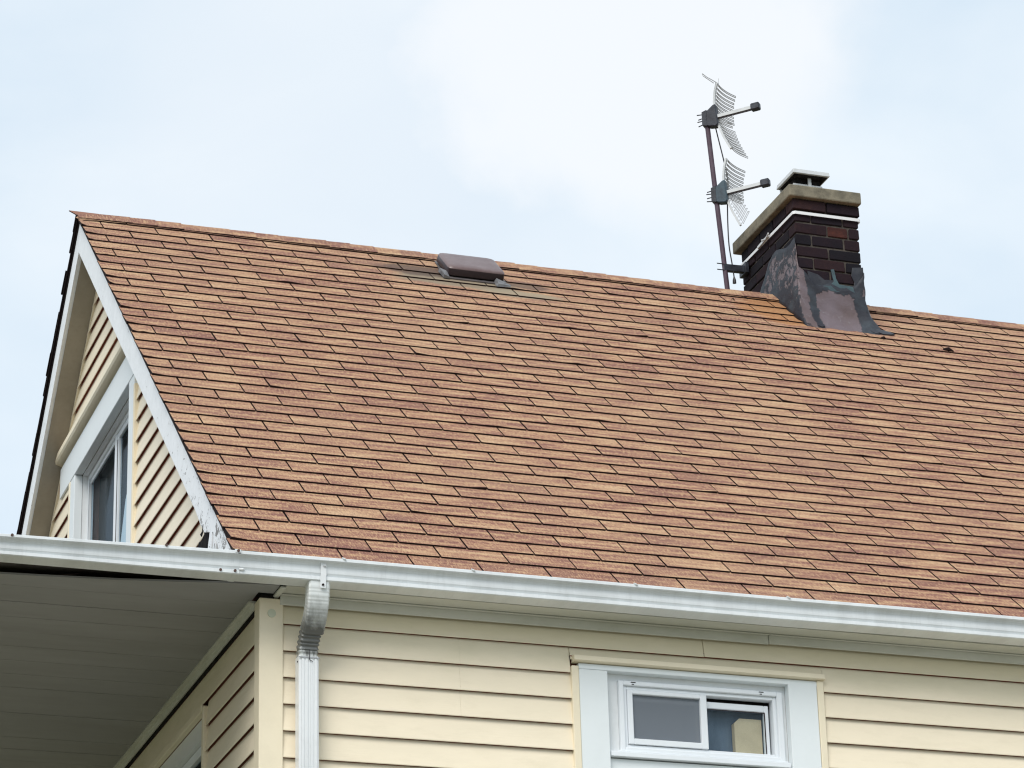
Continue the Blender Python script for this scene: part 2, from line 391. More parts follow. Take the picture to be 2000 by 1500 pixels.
# roof decks
d = MB()
LX = XEND - EX
d.hexa([RP(.015, .0, -.035), RP(LX, .0, -.035), RP(LX, LS, -.035), RP(.015, LS, -.035), RP(.015, .0, -.007), RP(LX, .0, -.007), RP(LX, LS, -.007), RP(.015, LS, -.007)])
d.hexa([RB(.015, .0, -.035), RB(LX, .0, -.035), RB(LX, LS, -.035), RB(.015, LS, -.035), RB(.015, .0, -.007), RB(LX, .0, -.007), RB(LX, LS, -.007), RB(.015, LS, -.007)])
roof = part(d, 'roof', M_DECK, label='tan and brown three-tab shingle roof')

EXPO, TAB = .127, .305
CHX0, CHX1, CHY0, CHY1 = 4.01, 4.417, 3.10, 3.885
def proj(P):
    c = P - CAMP; x, y, z = c.dot(rt), c.dot(dn), c.dot(fw)
    return 1000 + 6088.7 * x / z, 750 + 6088.7 * y / z
tabs = []
for k in range(38):
    t0 = -.012 + k * EXPO
    ph = ((.53 if k % 2 == 0 else .02) - .16 * min(1, k / 20)) * TAB + rnd.uniform(-.007, .007)
    s = ph - TAB
    while s < LX:
        a, b = s + .0040, s + TAB - .0040
        ja, jb = rnd.uniform(-.0012, .0012), rnd.uniform(-.0012, .0012)
        s += TAB
        if b < .03: continue
        left = a < .012
        a = max(a, 0) + (rnd.uniform(-.009, .003) if left else ja)
        b = min(b, LX) + jb
        ta = t0 + rnd.gauss(0, .0012); tb = t0 + rnd.gauss(0, .0012)
        up = t0 + EXPO + .018
        if k == 37: up = LS - .01
        # hidden entirely by the chimney
        cx0, cx1 = a + EX, b + EX; cy = EY + (t0 + EXPO) * CT
        if cx0 > CHX0 and cx1 < CHX1 and EY + t0 * CT > CHY0: continue
        tone = min(1, max(0, rnd.gauss(.43, .085) + (.10 if rnd.random() < .1 else 0) - (.14 if rnd.random() < .14 else 0)))
        if k < 1: tone *= .55
        lift = [0.] * 5
        q = rnd.random()
        if q < .03: lift[0] += rnd.uniform(.002, .006)
        elif q < .06: lift[4] += rnd.uniform(.002, .006)
        elif q < .09: lift[2] += rnd.uniform(.002, .004)
        if left and rnd.random() < .5: lift[0] += rnd.uniform(.002, .007)
        tabs.append((k, a, b, ta, tb, up, tone, lift))
def tab_mesh(mb, T):
    k, a, b, ta, tb, up, tone, lift = T
    n = 4; bot = []; low = []; topv = []; topl = []; st_ = []
    for i in range(n + 1):
        f = i / n; s_ = a + (b - a) * f; tt = ta + (tb - ta) * f + rnd.gauss(0, .0006)
        h = .0062 + lift[i]
        bot.append(RP(s_, tt, h)); low.append(RP(s_, tt, -.0045)); topv.append(RP(s_, up, -.0028)); topl.append(RP(s_, up, -.0066))
    m = n + 1
    vs = bot + topv + low + topl
    sts = [(a + (b - a) * i / n, ta, 0) for i in range(m)] + [(a + (b - a) * i / n, up, 0) for i in range(m)]
    sts = sts + sts
    fs = []; mi = []
    for i in range(n):
        fs.append((i, i + 1, m + i + 1, m + i)); mi.append(0)
        fs.append((2 * m + i, 2 * m + i + 1, i + 1, i)); mi.append(1)
        fs.append((2 * m + i, 3 * m + i, 3 * m + i + 1, 2 * m + i + 1)); mi.append(1)
    fs.append((0, m, 3 * m, 2 * m)); mi.append(1); fs.append((n, 2 * m + n, 3 * m + n, m + n)); mi.append(1)
    mb.add(vs, fs, mi, tone=tone, st=sts)
def vis_area(T):
    k, a, b, ta, tb, up, *_ = T
    c = [proj(RP(s_, t_)) for s_, t_ in ((a, ta), (b, ta), (b, ta + EXPO), (a, ta + EXPO))]
    if not any(0 < u < 2000 and 0 < v < 1500 for u, v in c): return 0
    c = [(min(max(u, 0), 2000), min(max(v, 0), 1500)) for u, v in c]
    return abs(sum(c[i][0] * c[(i + 1) % 4][1] - c[(i + 1) % 4][0] * c[i][1] for i in range(4))) / 2
order = sorted(range(len(tabs)), key=lambda i: -vis_area(tabs[i]))
near = set(order[:299])
rest = MB()
for i, T in enumerate(tabs):
    if i in near:
        m = MB(); tab_mesh(m, T); part(m, 'shingle', [M_SH, M_SHE], roof)
    else: tab_mesh(rest, T)
part(rest, 'shingle_field', [M_SH, M_SHE], roof, kind='stuff')
# far slope: one long strip per course, ends ragged at the rake
bk = MB()
for k in range(38):
    t0 = -.012 + k * EXPO; up = min(t0 + EXPO + .02, LS - .005); x0 = rnd.uniform(-.006, .006); h = rnd.uniform(.006, .010)
    bk.hexa([RB(x0, t0, -.006), RB(LX, t0, -.006), RB(LX, up, -.0066), RB(x0, up, -.0066), RB(x0, t0, h), RB(LX, t0, .006), RB(LX, up, -.002), RB(x0, up, -.001)],
            [1, 0, 1, 1, 1, 1], tone=.4, st=[(0., t0, 0.)] * 8)
part(bk, 'shingle_course_field', [M_SH, M_SHE], roof, kind='stuff')

# ridge shingles, folded over the ridge, butts towards the chimney end
def ridge_piece(s0, tone, lift, first=False):
    mb = MB(); ln = .30; n = 5
    half = .104 + rnd.uniform(-.004, .004)
    angs = [(-half, 'f'), (-.02, 'f'), (0, 'r'), (.02, 'b'), (half, 'b')]
    def pt(s_, w, side, h):
        if side == 'f': return RP(s_, LS + w, h)
        if side == 'b': return RB(s_, LS - w, h)
        return Vector((EX + s_, RY, RZ + h * 1.15))
    rows = []
    for (s_, h) in ((s0, .006 + lift), (s0 - ln, .004)):
        rows.append([pt(s_, w, sd, h + .004) for w, sd in angs]); rows.append([pt(s_, w, sd, h - .003) for w, sd in angs])
    vs = rows[0] + rows[2] + rows[1] + rows[3]
    fs = []; mi = []
    for i in range(4):
        fs += [(i, i + 1, 5 + i + 1, 5 + i), (10 + i, 15 + i, 15 + i + 1, 10 + i + 1), (i, 10 + i, 10 + i + 1, i + 1), (5 + i, 5 + i + 1, 15 + i + 1, 15 + i)]; mi += [0, 1, 0, 1]
    fs += [(0, 5, 15, 10), (4, 14, 19, 9)]; mi += [1, 1]
    sts = []
    for base in (s0, s0 - ln) * 2: sts += [(base + tone, 4.7 + w * .5 + 7.3 * tone, 0) for w, sd in angs]
    mb.add(vs, fs, mi, tone=tone, st=sts)
    return mb
s = .30; first = True
while s < LX:
    if not (s - .2 + EX > CHX0 and s + EX < CHX1 + .02):
        o = part(ridge_piece(s + rnd.uniform(-.004, .004), min(.9, max(0, rnd.gauss(.38, .16))), rnd.uniform(.001, .006)), 'ridge_shingle', [M_SH, M_SHE], roof)
    s += .14
# torn first layer of the ridge sticking out over the gable
m = MB(); m.prism([RP(-.045, LS + .0, .012), RP(.02, LS - .085, .002), RP(.10, LS - .10, .002), RP(.12, LS, .012)], (0, 0, -.006), [0, 1, 1, 1, 1, 1], tone=.35, st=(0., 4.7, 0.))
part(m, 'ridge_shingle', [M_SH, M_SHE], roof, label='torn ridge shingle end poking out over the gable')
m = MB(); m.prism([RP(-.022, LS - .09, .004), RP(.0, LS - .13, .003), RP(.09, LS - .115, .004), RP(.05, LS - .07, .004)], (0, 0, -.005), [0, 1, 1, 1, 1, 1], tone=.4, st=(0., 4.6, 0.))
part(m, 'ridge_shingle', [M_SH, M_SHE], roof)
# small debris on the shingles
for (s_, t_, w) in ((4.99, 4.07, .03), (4.62, 4.17, .012), (4.60, 4.15, .01), (3.93, 4.66, .012), (3.83, 4.60, .01)):
    m = MB(); m.tube([RP(s_ - w, t_ + .006, .008), RP(s_, t_, .014), RP(s_ + w, t_ - .012, .008)], [w * .2, w * .45, w * .15], 6)
    part(m, 'leaf_scrap', M_SHE, roof)

# ------------------------------------------------------------------ walls
def wallbox(name, mb, m=M_ROOM, **k): return part(mb, name, m, **k)
YB = 2 * RY - EY - .16            # rear wall plane
# front wall sheathing with window opening X 1.50..2.35, Z 4.35..5.54
w = MB()
for a, b in (((0.02, .02, 0), (1.50, .12, 5.75)), ((2.35, .02, 0), (9.4, .12, 5.75)), ((1.50, .02, 0), (2.35, .12, 4.3)), ((1.50, .02, 5.545), (2.35, .12, 5.75))): w.box(a, b)
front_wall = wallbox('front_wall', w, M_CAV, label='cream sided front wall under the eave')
# left wall, lower part, window Y .98..2.5, Z 4.2..5.54
w = MB()
for a, b in (((.02, .12, 0), (.12, .98, 5.86)), ((.02, 2.5, 0), (.12, YB, 5.86)), ((.02, .98, 0), (.12, 2.5, 4.2)), ((.02, .98, 5.54), (.12, 2.5, 5.86))): w.box(a, b)
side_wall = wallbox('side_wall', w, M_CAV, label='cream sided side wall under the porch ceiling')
# gable wall with window Y 2.63..4.0, Z 6.2..7.765
def soff_z(y, off=.16):           # height of the rake soffit over a given y on the gable
    u = min(y - EY, 2 * RY - EY - y); return EZ + u * ST / CT - off / CT
def gpoly(ya, yb, z0, z1):
    pts = [(ya, z0), (yb, z0), (yb, min(z1, soff_z(yb) + .1))]
    if ya < RY < yb and z1 > soff_z(RY): pts.append((RY, soff_z(RY) + .1))
    pts.append((ya, min(z1, soff_z(ya) + .1))); return [(.02, y, z) for y, z in pts]
w = MB()
w.prism(gpoly(.12, 2.60, 5.87, 99), (.1, 0, 0)); w.prism(gpoly(4.03, YB, 5.87, 99), (.1, 0, 0))
w.prism(gpoly(2.60, 4.03, 7.80, 99), (.1, 0, 0)); w.box((.02, 2.6, 5.87), (.12, 4.03, 6.2))
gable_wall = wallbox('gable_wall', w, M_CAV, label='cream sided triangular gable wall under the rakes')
w = MB(); w.box((.12, YB - .1, 0), (9.4, YB, 5.85)); wallbox('rear_wall', w, M_VIN)
w = MB(); w.prism([(9.3, .12, 0), (9.3, YB - .1, 0), (9.3, YB - .1, soff_z(YB - .1) + .05), (9.3, RY, soff_z(RY)), (9.3, .12, soff_z(.12) + .05)], (.1, 0, 0)); wallbox('end_wall', w, M_VIN)
w = MB(); w.box((.12, .12, 5.58), (9.3, YB - .1, 5.68)); wallbox('attic_floor', w, M_ROOM)

PB = .0195   # how far a course kicks out at its butt
def plank_front(x0, x1, zb, zt, parent=None):
    mb = MB(); T_ = .002; lip = .018
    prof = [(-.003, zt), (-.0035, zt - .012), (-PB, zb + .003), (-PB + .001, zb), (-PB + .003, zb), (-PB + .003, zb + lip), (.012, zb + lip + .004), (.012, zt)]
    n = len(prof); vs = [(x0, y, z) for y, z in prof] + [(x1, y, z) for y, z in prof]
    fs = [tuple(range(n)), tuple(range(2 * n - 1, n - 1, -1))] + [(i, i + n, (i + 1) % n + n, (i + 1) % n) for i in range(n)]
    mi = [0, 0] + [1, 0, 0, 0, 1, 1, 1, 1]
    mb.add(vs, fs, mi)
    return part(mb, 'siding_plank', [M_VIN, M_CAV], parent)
def plank_side(ya, yb, za, zb_, parent, ya_t=None, yb_t=None):
    """course on the X=0 plane; y range at its butt and at its top"""
    zb, zt = za, zb_; lip = .018; ya_t = ya if ya_t is None else ya_t; yb_t = yb if yb_t is None else yb_t
    mb = MB()
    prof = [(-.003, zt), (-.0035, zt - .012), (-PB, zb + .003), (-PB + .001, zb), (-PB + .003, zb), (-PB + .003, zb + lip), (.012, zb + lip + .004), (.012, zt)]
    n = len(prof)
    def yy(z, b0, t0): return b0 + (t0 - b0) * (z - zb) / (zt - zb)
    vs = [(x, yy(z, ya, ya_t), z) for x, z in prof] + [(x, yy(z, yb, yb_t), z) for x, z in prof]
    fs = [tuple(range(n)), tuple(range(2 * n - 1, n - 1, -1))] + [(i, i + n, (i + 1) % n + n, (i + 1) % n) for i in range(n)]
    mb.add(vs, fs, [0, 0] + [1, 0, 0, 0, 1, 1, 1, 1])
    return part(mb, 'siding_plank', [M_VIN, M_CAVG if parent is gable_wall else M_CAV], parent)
CO = .1135
zb = 5.634; zt = 5.735; k = 0
WX0, WX1 = 1.355, 2.497
while zb > .3:
    if zb > 5.6:
        plank_front(.078, 1.955, zb, zt, front_wall); plank_front(1.958, 9.4, zb + .0015, zt, front_wall)
    elif zb > 5.50 or zb < 4.1:
        if k in (1,):
            plank_front(.078, .845, zb, zt, front_wall); plank_front(.8455, 1.338, zb, zt, front_wall); plank_front(2.514, 9.4, zb, zt, front_wall)
            plank_front(1.339, 2.513, 5.577, zt, front_wall)
        else: plank_front(.078, 9.4, zb, zt, front_wall)
    else:
        if k in (2, 3): plank_front(.078, .845, zb, zt, front_wall); plank_front(.8455, WX0, zb, zt, front_wall)
        else: plank_front(.078, WX0, zb, zt, front_wall)
        plank_front(WX1, 9.4, zb, zt, front_wall)
    zt = zb + .012; zb -= CO if k else .1155; k += 1
# side wall courses
zb = 5.568; zt = 5.716; k = 0
while zb > .3:
    if 4.12 < zb < 5.5:
        plank_side(.012, .925, zb, zt, side_wall); plank_side(2.56, YB, zb, zt, side_wall)
    elif zb > 5.5: plank_side(.012, YB, zb, zt, side_wall)
    else: plank_side(.012, YB, zb, zt, side_wall)
    zt = zb + .012; zb -= CO
# gable courses
zb = 5.905
GH0, GH1 = 7.765, 7.955
while zb < soff_z(RY) - .03:
    zt = zb + CO + .012
    def ylo(z): return EY + (z + .16 / CT - EZ) * CT / ST
    def yhi(z): return 2 * RY - ylo(z)
    lo_b, lo_t, hi_b, hi_t = max(ylo(zb), .12), max(ylo(zt), .12), yhi(zb), yhi(zt)
    if zb < 5.95: hi_b = hi_t = min(hi_b, YB)
    if lo_t > RY: lo_t = hi_t = RY
    if zb < 7.97 and zb > 6.0:
        plank_side(lo_b, 2.50, zb, zt, gable_wall, ya_t=lo_t)
        if zb < 7.80 and hi_b > 4.18: plank_side(4.145, hi_b, zb, zt, gable_wall, yb_t=max(hi_t, 4.15))
        if zb > 7.9: plank_side(2.50, hi_b, 8.018, zt, gable_wall, yb_t=hi_t)
    else: plank_side(lo_b, hi_b, zb, zt, gable_wall, lo_t, hi_t)
    zb += CO
# corner post
m = MB(); m.prism([(-.024, -.024, 0), (.078, -.024, 0), (.078, .01, 0), (.01, .01, 0), (.01, .06, 0), (-.024, .06, 0)], (0, 0, 5.738)); part(m, 'corner_post', M_VTRIM, bevel=.003)
m = MB(); m.tube([(.028, -.0245, 5.672), (.028, -.027, 5.672)], .018, 14); part(m, 'caulk_patch', painted('pale_caulk', (.62, .64, .50), .6))

# ------------------------------------------------------------------ eave soffit and trims
m = MB(); m.box((.062, -.138, 5.757), (XEND - .1, -.024, 5.765)); part(m, 'eave_soffit', M_SOFF)
for x0, x1, dz in ((.064, 2.26, 0), (2.263, 9.4, .0025)):
    m = MB(); m.box((x0, -.030, 5.712 + dz), (x1, -.0215, 5.7545)); m.box((x0, -.046, 5.7505 + dz * .3), (x1, -.031, 5.7555)); part(m, 'soffit_trim', M_SOFF, bevel=.0015)
m = MB(); m.box((.036, -.136, 5.745), (.060, .0, 5.7555)); part(m, 'soffit_divider', M_SOFF, bevel=.002)
m = MB(); m.box((-.14, -.143, 5.770), (XEND - .05, -.118, 5.868)); part(m, 'fascia_board', M_WOOD)
FOOT = [(0.5048, 6.2276), (0.4663, 6.2), (0.4372, 6.1711), (0.3628, 6.1475), (0.3396, 6.1382), (0.3487, 6.117), (0.3649, 6.0925), (0.3765, 6.0455), (0.312, 6.0235), (0.3009, 6.082), (0.2982, 6.125), (0.2753, 6.117), (0.2697, 6.0896), (0.2845, 6.0142), (0.239, 5.9987), (0.2276, 6.0475), (0.2542, 6.0866), (0.2051, 6.0443), (0.149, 5.968), (-0.1311, 5.8726)]
HOLE = [(0.7432, 6.1737), (0.698, 6.2177), (0.6505, 6.2109), (0.5948, 6.2224), (0.6146, 6.2459), (0.4925, 6.215), (0.3072, 6.1293), (0.2851, 6.0178)]
# rake boards, near and far
def rake(side, name, x0=-.150, x1=-.126, a=.014, b=.176, t0=.03, label=None, m=M_PEEL):
    F = RP if side == 'n' else RB
    mb = MB(); sx_ = x0 - EX; ex_ = x1 - EX
    tb = LS + b * math.tan(TH) * -1 if False else None
    # plumb cut at the apex: lower edge stops where it meets the ridge plane
    def P(t, h): return F(sx_, t, -h)
    ttop_a = LS - a * ST / CT * 0 ; 
    # y==RY condition: t*CT + h*ST = LS*CT  (near side, h downward)
    up_a = (LS * CT - a * ST) / CT; up_b = (LS * CT - b * ST) / CT
    if side == 'n':
        lo = [(t0, a), (up_a, a), (up_b, b)]
        # rotted, ragged foot
        # the foot is rotted: lower outline given in (y, z) on the board's plane
        foot = FOOT
        def inv(y, z):
            return ((y - EY) * CT + (z - EZ) * ST, (y - EY) * ST - (z - EZ) * CT)
        lo += [(.86, b)] + [inv(y, z) for y, z in foot]
    else: lo = [(t0, a), (up_a + .0, a), (up_b, b), (t0, b)]
    pts = [P(t, h) for t, h in lo]
    mb.prism(pts, (x1 - x0, 0, 0))
    o = part(mb, name, m); 
    if label: o['label'] = label
    return o
rake('n', 'rake_board', label='peeling white rake board with a rotted foot')
rake('f', 'rake_board', x0=-.148, x1=-.126, b=.160, t0=.0)
# drip edge strip + dark deck edge under the shingle ends
for F, nm in ((RP, 'n'), (RB, 'f')):
    m = MB(); tt = LS
    m.hexa([F(.004, 0, -.020), F(.02, 0, -.020), F(.02, tt, -.020), F(.004, tt, -.020), F(.004, 0, -.0075), F(.02, 0, -.0075), F(.02, tt, -.0075), F(.004, tt, -.0075)])
    part(m, 'drip_edge', M_DECK)
# rake soffits between board and wall
for F, nm in ((RP, 'n'), (RB, 'f')):
    m = MB(); s0, s1 = -.126 - EX, .0 - EX
    tmax = (LS * CT - .16 * ST) / CT
    m.hexa([F(s0, .1, -.166), F(s1, .1, -.166), F(s1, tmax, -.166), F(s0, tmax, -.166), F(s0, .1, -.158), F(s1, .1, -.158), F(s1, tmax, -.158), F(s0, tmax, -.158)])
    part(m, 'rake_soffit', M_RSOF)
    m = MB(); a_ = -.018 - EX; b_ = -.002 - EX   # J channel under the soffit against the wall
    m.hexa([F(a_, .1, -.190), F(b_, .1, -.190), F(b_, tmax - .02, -.190), F(a_, tmax - .02, -.190), F(a_, .1, -.167), F(b_, .1, -.167), F(b_, tmax - .02, -.167), F(a_, tmax - .02, -.167)])
    part(m, 'rake_channel', M_VTRIM)
# black backing: decayed wood and the painted dark void in the foot's hole
m = MB(); m.prism([(-.112, y, z) for y, z in HOLE], (.03, 0, 0)); part(m, 'rotted_wood_void', M_BLACKW)
m = MB(); m.prism([(-.1525, .505, 6.185), (-.1525, .470, 6.187), (-.1525, .455, 6.215), (-.1525, .462, 6.180), (-.1525, .485, 6.168)], (.004, 0, 0)); part(m, 'paint_chip', M_BLACKW)

# ------------------------------------------------------------------ gutter
GP = [(-.262, 5.8535), (-.268, 5.850), (-.268, 5.8385), (-.2520, 5.8365), (-.2440, 5.829), (-.2410, 5.820), (-.2415, 5.810), (-.2430, 5.800), (-.2425, 5.791), (-.2370, 5.7835), (-.2340, 5.7800), (-.2450, 5.7765), (-.2450, 5.7615), (-.2400, 5.7580), (-.152, 5.7580), (-.146, 5.762), (-.146, 5.862),
      (-.149, 5.862), (-.149, 5.764), (-.231, 5.764), (-.230, 5.782), (-.239, 5.796), (-.237, 5.822), (-.240, 5.840), (-.258, 5.850)]
def gutter(name, x0, x1, dz0, dz1, grow=0, sq=0, n=24, label=None, mt=M_GUT):
    mb = MB(); P = []
    nseg = max(2, int(abs(x1 - x0) * 3)) if n is None else n
    cy = sum(p[0] for p in GP) / len(GP); cz = 5.80
    for i in range(nseg + 1):
        f = i / nseg; x = x0 + (x1 - x0) * f; dz = dz0 + (dz1 - dz0) * f + (math.sin(x * 2.3) * .0012 + math.sin(x * 5.1) * .0006 if not grow else 0)
        P.append([(x, cy + (y - cy) * (1 + grow) , cz + (z - cz) * (1 + grow) + dz + sq * (1 - f) * (5.86 - z) / .10) for y, z in GP])
    k = len(GP); vs = [v for r_ in P for v in r_]
    fs = [(i * k + j, i * k + (j + 1) % k, (i + 1) * k + (j + 1) % k, (i + 1) * k + j) for i in range(nseg) for j in range(k)]
    fs += [tuple(range(k)), tuple(range((nseg + 1) * k - 1, nseg * k - 1, -1))]
    mb.add(vs, fs); o = part(mb, name, mt, label=label); 
    return o
gut = gutter('gutter', -.176, XEND - .05, -.0045, .008, n=60, label='long white eave gutter')
gut2 = gutter('gutter', -5.6, -.165, -.100, -.0045, n=50, sq=.085, label='lower gutter length in front of the porch, sagging to the left')
m = gutter('gutter_joint', -.190, -.166, -.0045, -.0045, grow=.05, n=2)
for px_, pz_, py_ in ((-1.10, 5.8275, -.2685), (-.475, 5.8415, -.2685), (-.178, 5.8425, -.274), (-.245, 5.7645, -.2445), (-.185, 5.7650, -.2475)):
    q = MB(); q.tube([(px_, py_ + .001, pz_), (px_, py_ - .0045, pz_)], .0058, 10); part(q, 'gutter_screw', M_RUST)
for px_ in (.262, .82, 1.545, 2.25):
    q = MB(); q.tube([(px_, -.266, 5.852 + .001), (px_ + .010, -.2715, 5.846), (px_ + .016, -.2725, 5.843)], [.003, .004, .002], 6); part(q, 'gutter_spike', M_ALU)
# black drip in the joint
q = MB(); q.tube([(-.168, -.2475, 5.773), (-.155, -.2485, 5.7725), (-.146, -.2475, 5.7735)], [.004, .006, .003], 8); part(q, 'sealant_bead', M_WHITE)

# ------------------------------------------------------------------ downspout
dsp = MB(); dsp.box((.1235, -.100, .2), (.2085, -.040, 5.478)); 
for i in range(4): dsp.box((.133 + i * .0185, -.1035, .2), (.143 + i * .0185, -.1002, 5.470))
DIRTW = painted('dirty_white_downspout', (.78, .80, .80), .4, (.30, .31, .30), .5, 7, .5, (3, 3, .8))
down = part(dsp, 'downspout', M_WHITE, label='white ribbed downspout with two elbows', bevel=.004)
def elbow(path, ribs, ribdepth, mt, n, wx=.0445, wy=.031, taper=0, cx=None):
    mb = MB(); rings = []
    path = [Vector(p) for p in path]
    # resample
    segs = []; L = 0
    for a, b in zip(path, path[1:]): segs.append((L, a, b)); L += (b - a).length
    def at(t):
        for l, a, b in reversed(segs):
            if t >= l: return a + (b - a) * ((t - l) / (b - a).length)
        return path[0]
    for i in range(n + 1):
        t = L * i / n; p = at(min(t, L - 1e-5)); dd = (at(min(t + .004, L - 1e-5)) - at(max(t - .004, 0))).normalized()
        nx = Vector((1, 0, 0)); ny = dd.cross(nx).normalized()
        k = ribdepth * (.5 + .5 * math.sin(2 * math.pi * ribs * i / n)) if ribs else 0
        ww, hh = wx - k - taper * i / n, wy - k - taper * i / n
        c = .007
        for (a, b) in ((-ww + c, -hh), (ww - c, -hh), (ww, -hh + c), (ww, hh - c), (ww - c, hh), (-ww + c, hh), (-ww, hh - c), (-ww, -hh + c)):
            rings.append(p + nx * a + ny * b)
    fs = [(i * 8 + j, i * 8 + (j + 1) % 8, (i + 1) * 8 + (j + 1) % 8, (i + 1) * 8 + j) for i in range(n) for j in range(8)]
    fs += [tuple(range(8)), tuple(range((n + 1) * 8 - 1, n * 8 - 1, -1))]
    mb.add(rings, fs); return mb
def dirtdown():
    m, nt, lk, b = mat('stained_white_elbow', (.78, .8, .8), .42, 0, .5)
    p = pos(nt, lk, (9, 9, 2.0)); f = noise(nt, lk, p, 3, 6, .65, .3)
    g_ = nt.new('ShaderNodeNewGeometry'); sx = nt.new('ShaderNodeSeparateXYZ'); lk.new(g_.outputs['Position'], sx.inputs[0])
    z = mth(nt, lk, 'ADD', sx.outputs[2], mth(nt, lk, 'MULTIPLY', mth(nt, lk, 'SUBTRACT', f, .5), .16))
    k = ramp(nt, lk, mth(nt, lk, 'SUBTRACT', z, 5.0), [(.47, (.25, .25, .25)), (.50, (.95, .95, .95)), (.58, (1, 1, 1)), (.625, (.55, .55, .55)), (.69, (.12, .12, .12))])
    lk.new(mixc(nt, lk, mth(nt, lk, 'MULTIPLY', k, .9), (.78, .81, .80), (.055, .055, .05)), b.inputs['Base Color'])
    bump(nt, lk, b, f, .2, .002); return m
M_DIRTD = dirtdown()
up_path = [(.1735, -.205, 5.756), (.1735, -.208, 5.735), (.1735, -.204, 5.70), (.1735, -.192, 5.665), (.1735, -.172, 5.632), (.1735, -.145, 5.602), (.1735, -.120, 5.580)]
part(elbow(up_path, 14, .0007, M_DIRTD, 84, .0445, .033), 'upper_elbow', M_DIRTD, down)
m = MB()
for i in range(10):                     # crimps along the inner corner of the elbow
    f = i / 9; a = Vector((.131, -.226 + .095 * f ** 1.6, 5.715 - .115 * f)); m.bar(a, a + Vector((.010, .004 + .012 * f, -.006 - .004 * f)), .004, .006, mi=0)
part(m, 'crimp', M_WHITE, down, kind='stuff')
lo_path = [(.170, -.130, 5.592), (.169, -.108, 5.568), (.167, -.088, 5.540), (.166, -.074, 5.510), (.166, -.070, 5.472)]
part(elbow(lo_path, 7, .0042, M_DIRTD, 70, .0425, .031, .001), 'lower_elbow', M_DIRTD, down)
m = MB(); m.bar((.187, -.2505, 5.833), (.187, -.2505, 5.778), .024, .002, up=(0, 1, 0)); m.bar((.186, -.2510, 5.779), (.184, -.2495, 5.722), .024, .002, up=(0, 1, 0)); part(m, 'gutter_strap', M_WHITE, down)
m = MB(); m.tube([(.184, -.249, 5.735), (.184, -.255, 5.735)], .005, 8); part(m, 'screw', M_SHE, down)
m = MB(); m.tube([(.186, -.249, 5.818), (.190, -.256, 5.816), (.196, -.254, 5.814)], [.003, .005, .003], 6); part(m, 'screw', M_ALU, down)
m = MB(); m.tube([(.1225, -.085, 5.452), (.1205, -.085, 5.452)], .0035, 8); m.tube([(.2, -.12, 5.572), (.2, -.126, 5.570)], .003, 8); part(m, 'rivet', M_SHE, down)
m = MB(); m.tube([(.166, -.106, 5.502), (.166, -.1065, 5.460), (.170, -.1075, 5.456), (.182, -.1075, 5.449)], [.0013, .0016, .0018, .0008], 6); part(m, 'wire_scrap', M_CABLE, down)
m = MB(); m.box((.1215, -.1055, 5.466), (.2105, -.1035, 5.470)); part(m, 'seam', M_ZINC, down)

# ------------------------------------------------------------------ front window
def frame_rect(mb, x0, x1, z0, z1, wl_, wr_, wb_, wt_, y0, y1, mi=0):
    mb.box((x0, y0, z0), (x0 + wl_, y1, z1), mi); mb.box((x1 - wr_, y0, z0), (x1, y1, z1), mi)
    mb.box((x0 + wl_, y0 + .0004, z0), (x1 - wr_, y1, z0 + wb_), mi); mb.box((x0 + wl_, y0 + .0004, z1 - wt_), (x1 - wr_, y1, z1), mi)
def subempty(name, loc, label):
    e = empty(name, loc, label); e.parent = house; e.matrix_parent_inverse = Matrix.Translation(-HL); return e
win = subempty('front_window', (0, 0, 0), 'small white sliding window in wide white casing')
for a, b in (((1.3745, -.024, 4.2), (1.5036, .02, 5.5365)), ((2.3427, -.024, 4.2), (2.478, .02, 5.552))):
    m = MB(); m.box(a, b); part(m, 'side_casing', M_CASE, win, bevel=.002)
m = MB(); m.box((1.3745, -.0225, 5.538), (2.488, .02, 5.562)); part(m, 'head_casing', M_CASE, win, bevel=.0015)
for a, b in (((1.3405, -.028, 4.18), (1.3735, .0, 5.5485)), ((2.4795, -.028, 4.18), (2.5105, .0, 5.5645))):
    m = MB(); m.box(a, b); part(m, 'channel', M_VTRIM, win, bevel=.003)
m = MB(); m.prism([(1.348, -.045, 5.570), (1.348, -.043, 5.590), (1.348, -.012, 5.596), (1.348, -.003, 5.564), (1.348, -.040, 5.5665)], (2.512 - 1.348, 0, 0)); part(m, 'drip_cap', M_VTRIM, win)
m = MB(); m.box((1.5036, .020, 5.164), (1.562, .06, 5.5445)); m.box((2.322, .020, 5.172), (2.3427, .06, 5.5445)); m.box((1.562, .020, 5.508), (2.322, .06, 5.5445)); part(m, 'stop_board', M_WHITE, win)
FY = .000
m = MB(); frame_rect(m, 1.563, 2.322, 5.196, 5.507, .022, .026, .018, .020, FY, .055); part(m, 'window_frame', M_PVC, win, bevel=.003)
m = MB(); frame_rect(m, 1.585, 2.296, 5.214, 5.487, .016, .016, .014, .016, .012, .055); part(m, 'window_frame', M_PVC, win, bevel=.0025)
m = MB(); m.box((1.510, -.016, 5.166), (2.338, .05, 5.188)); m.box((1.548, -.009, 5.1885), (2.330, .05, 5.196)); part(m, 'window_sill', M_PVC, win, bevel=.002)
m = MB(); m.box((1.5036, .006, 4.2), (2.3427, .03, 5.160)); part(m, 'lower_panel', M_CASE, win)
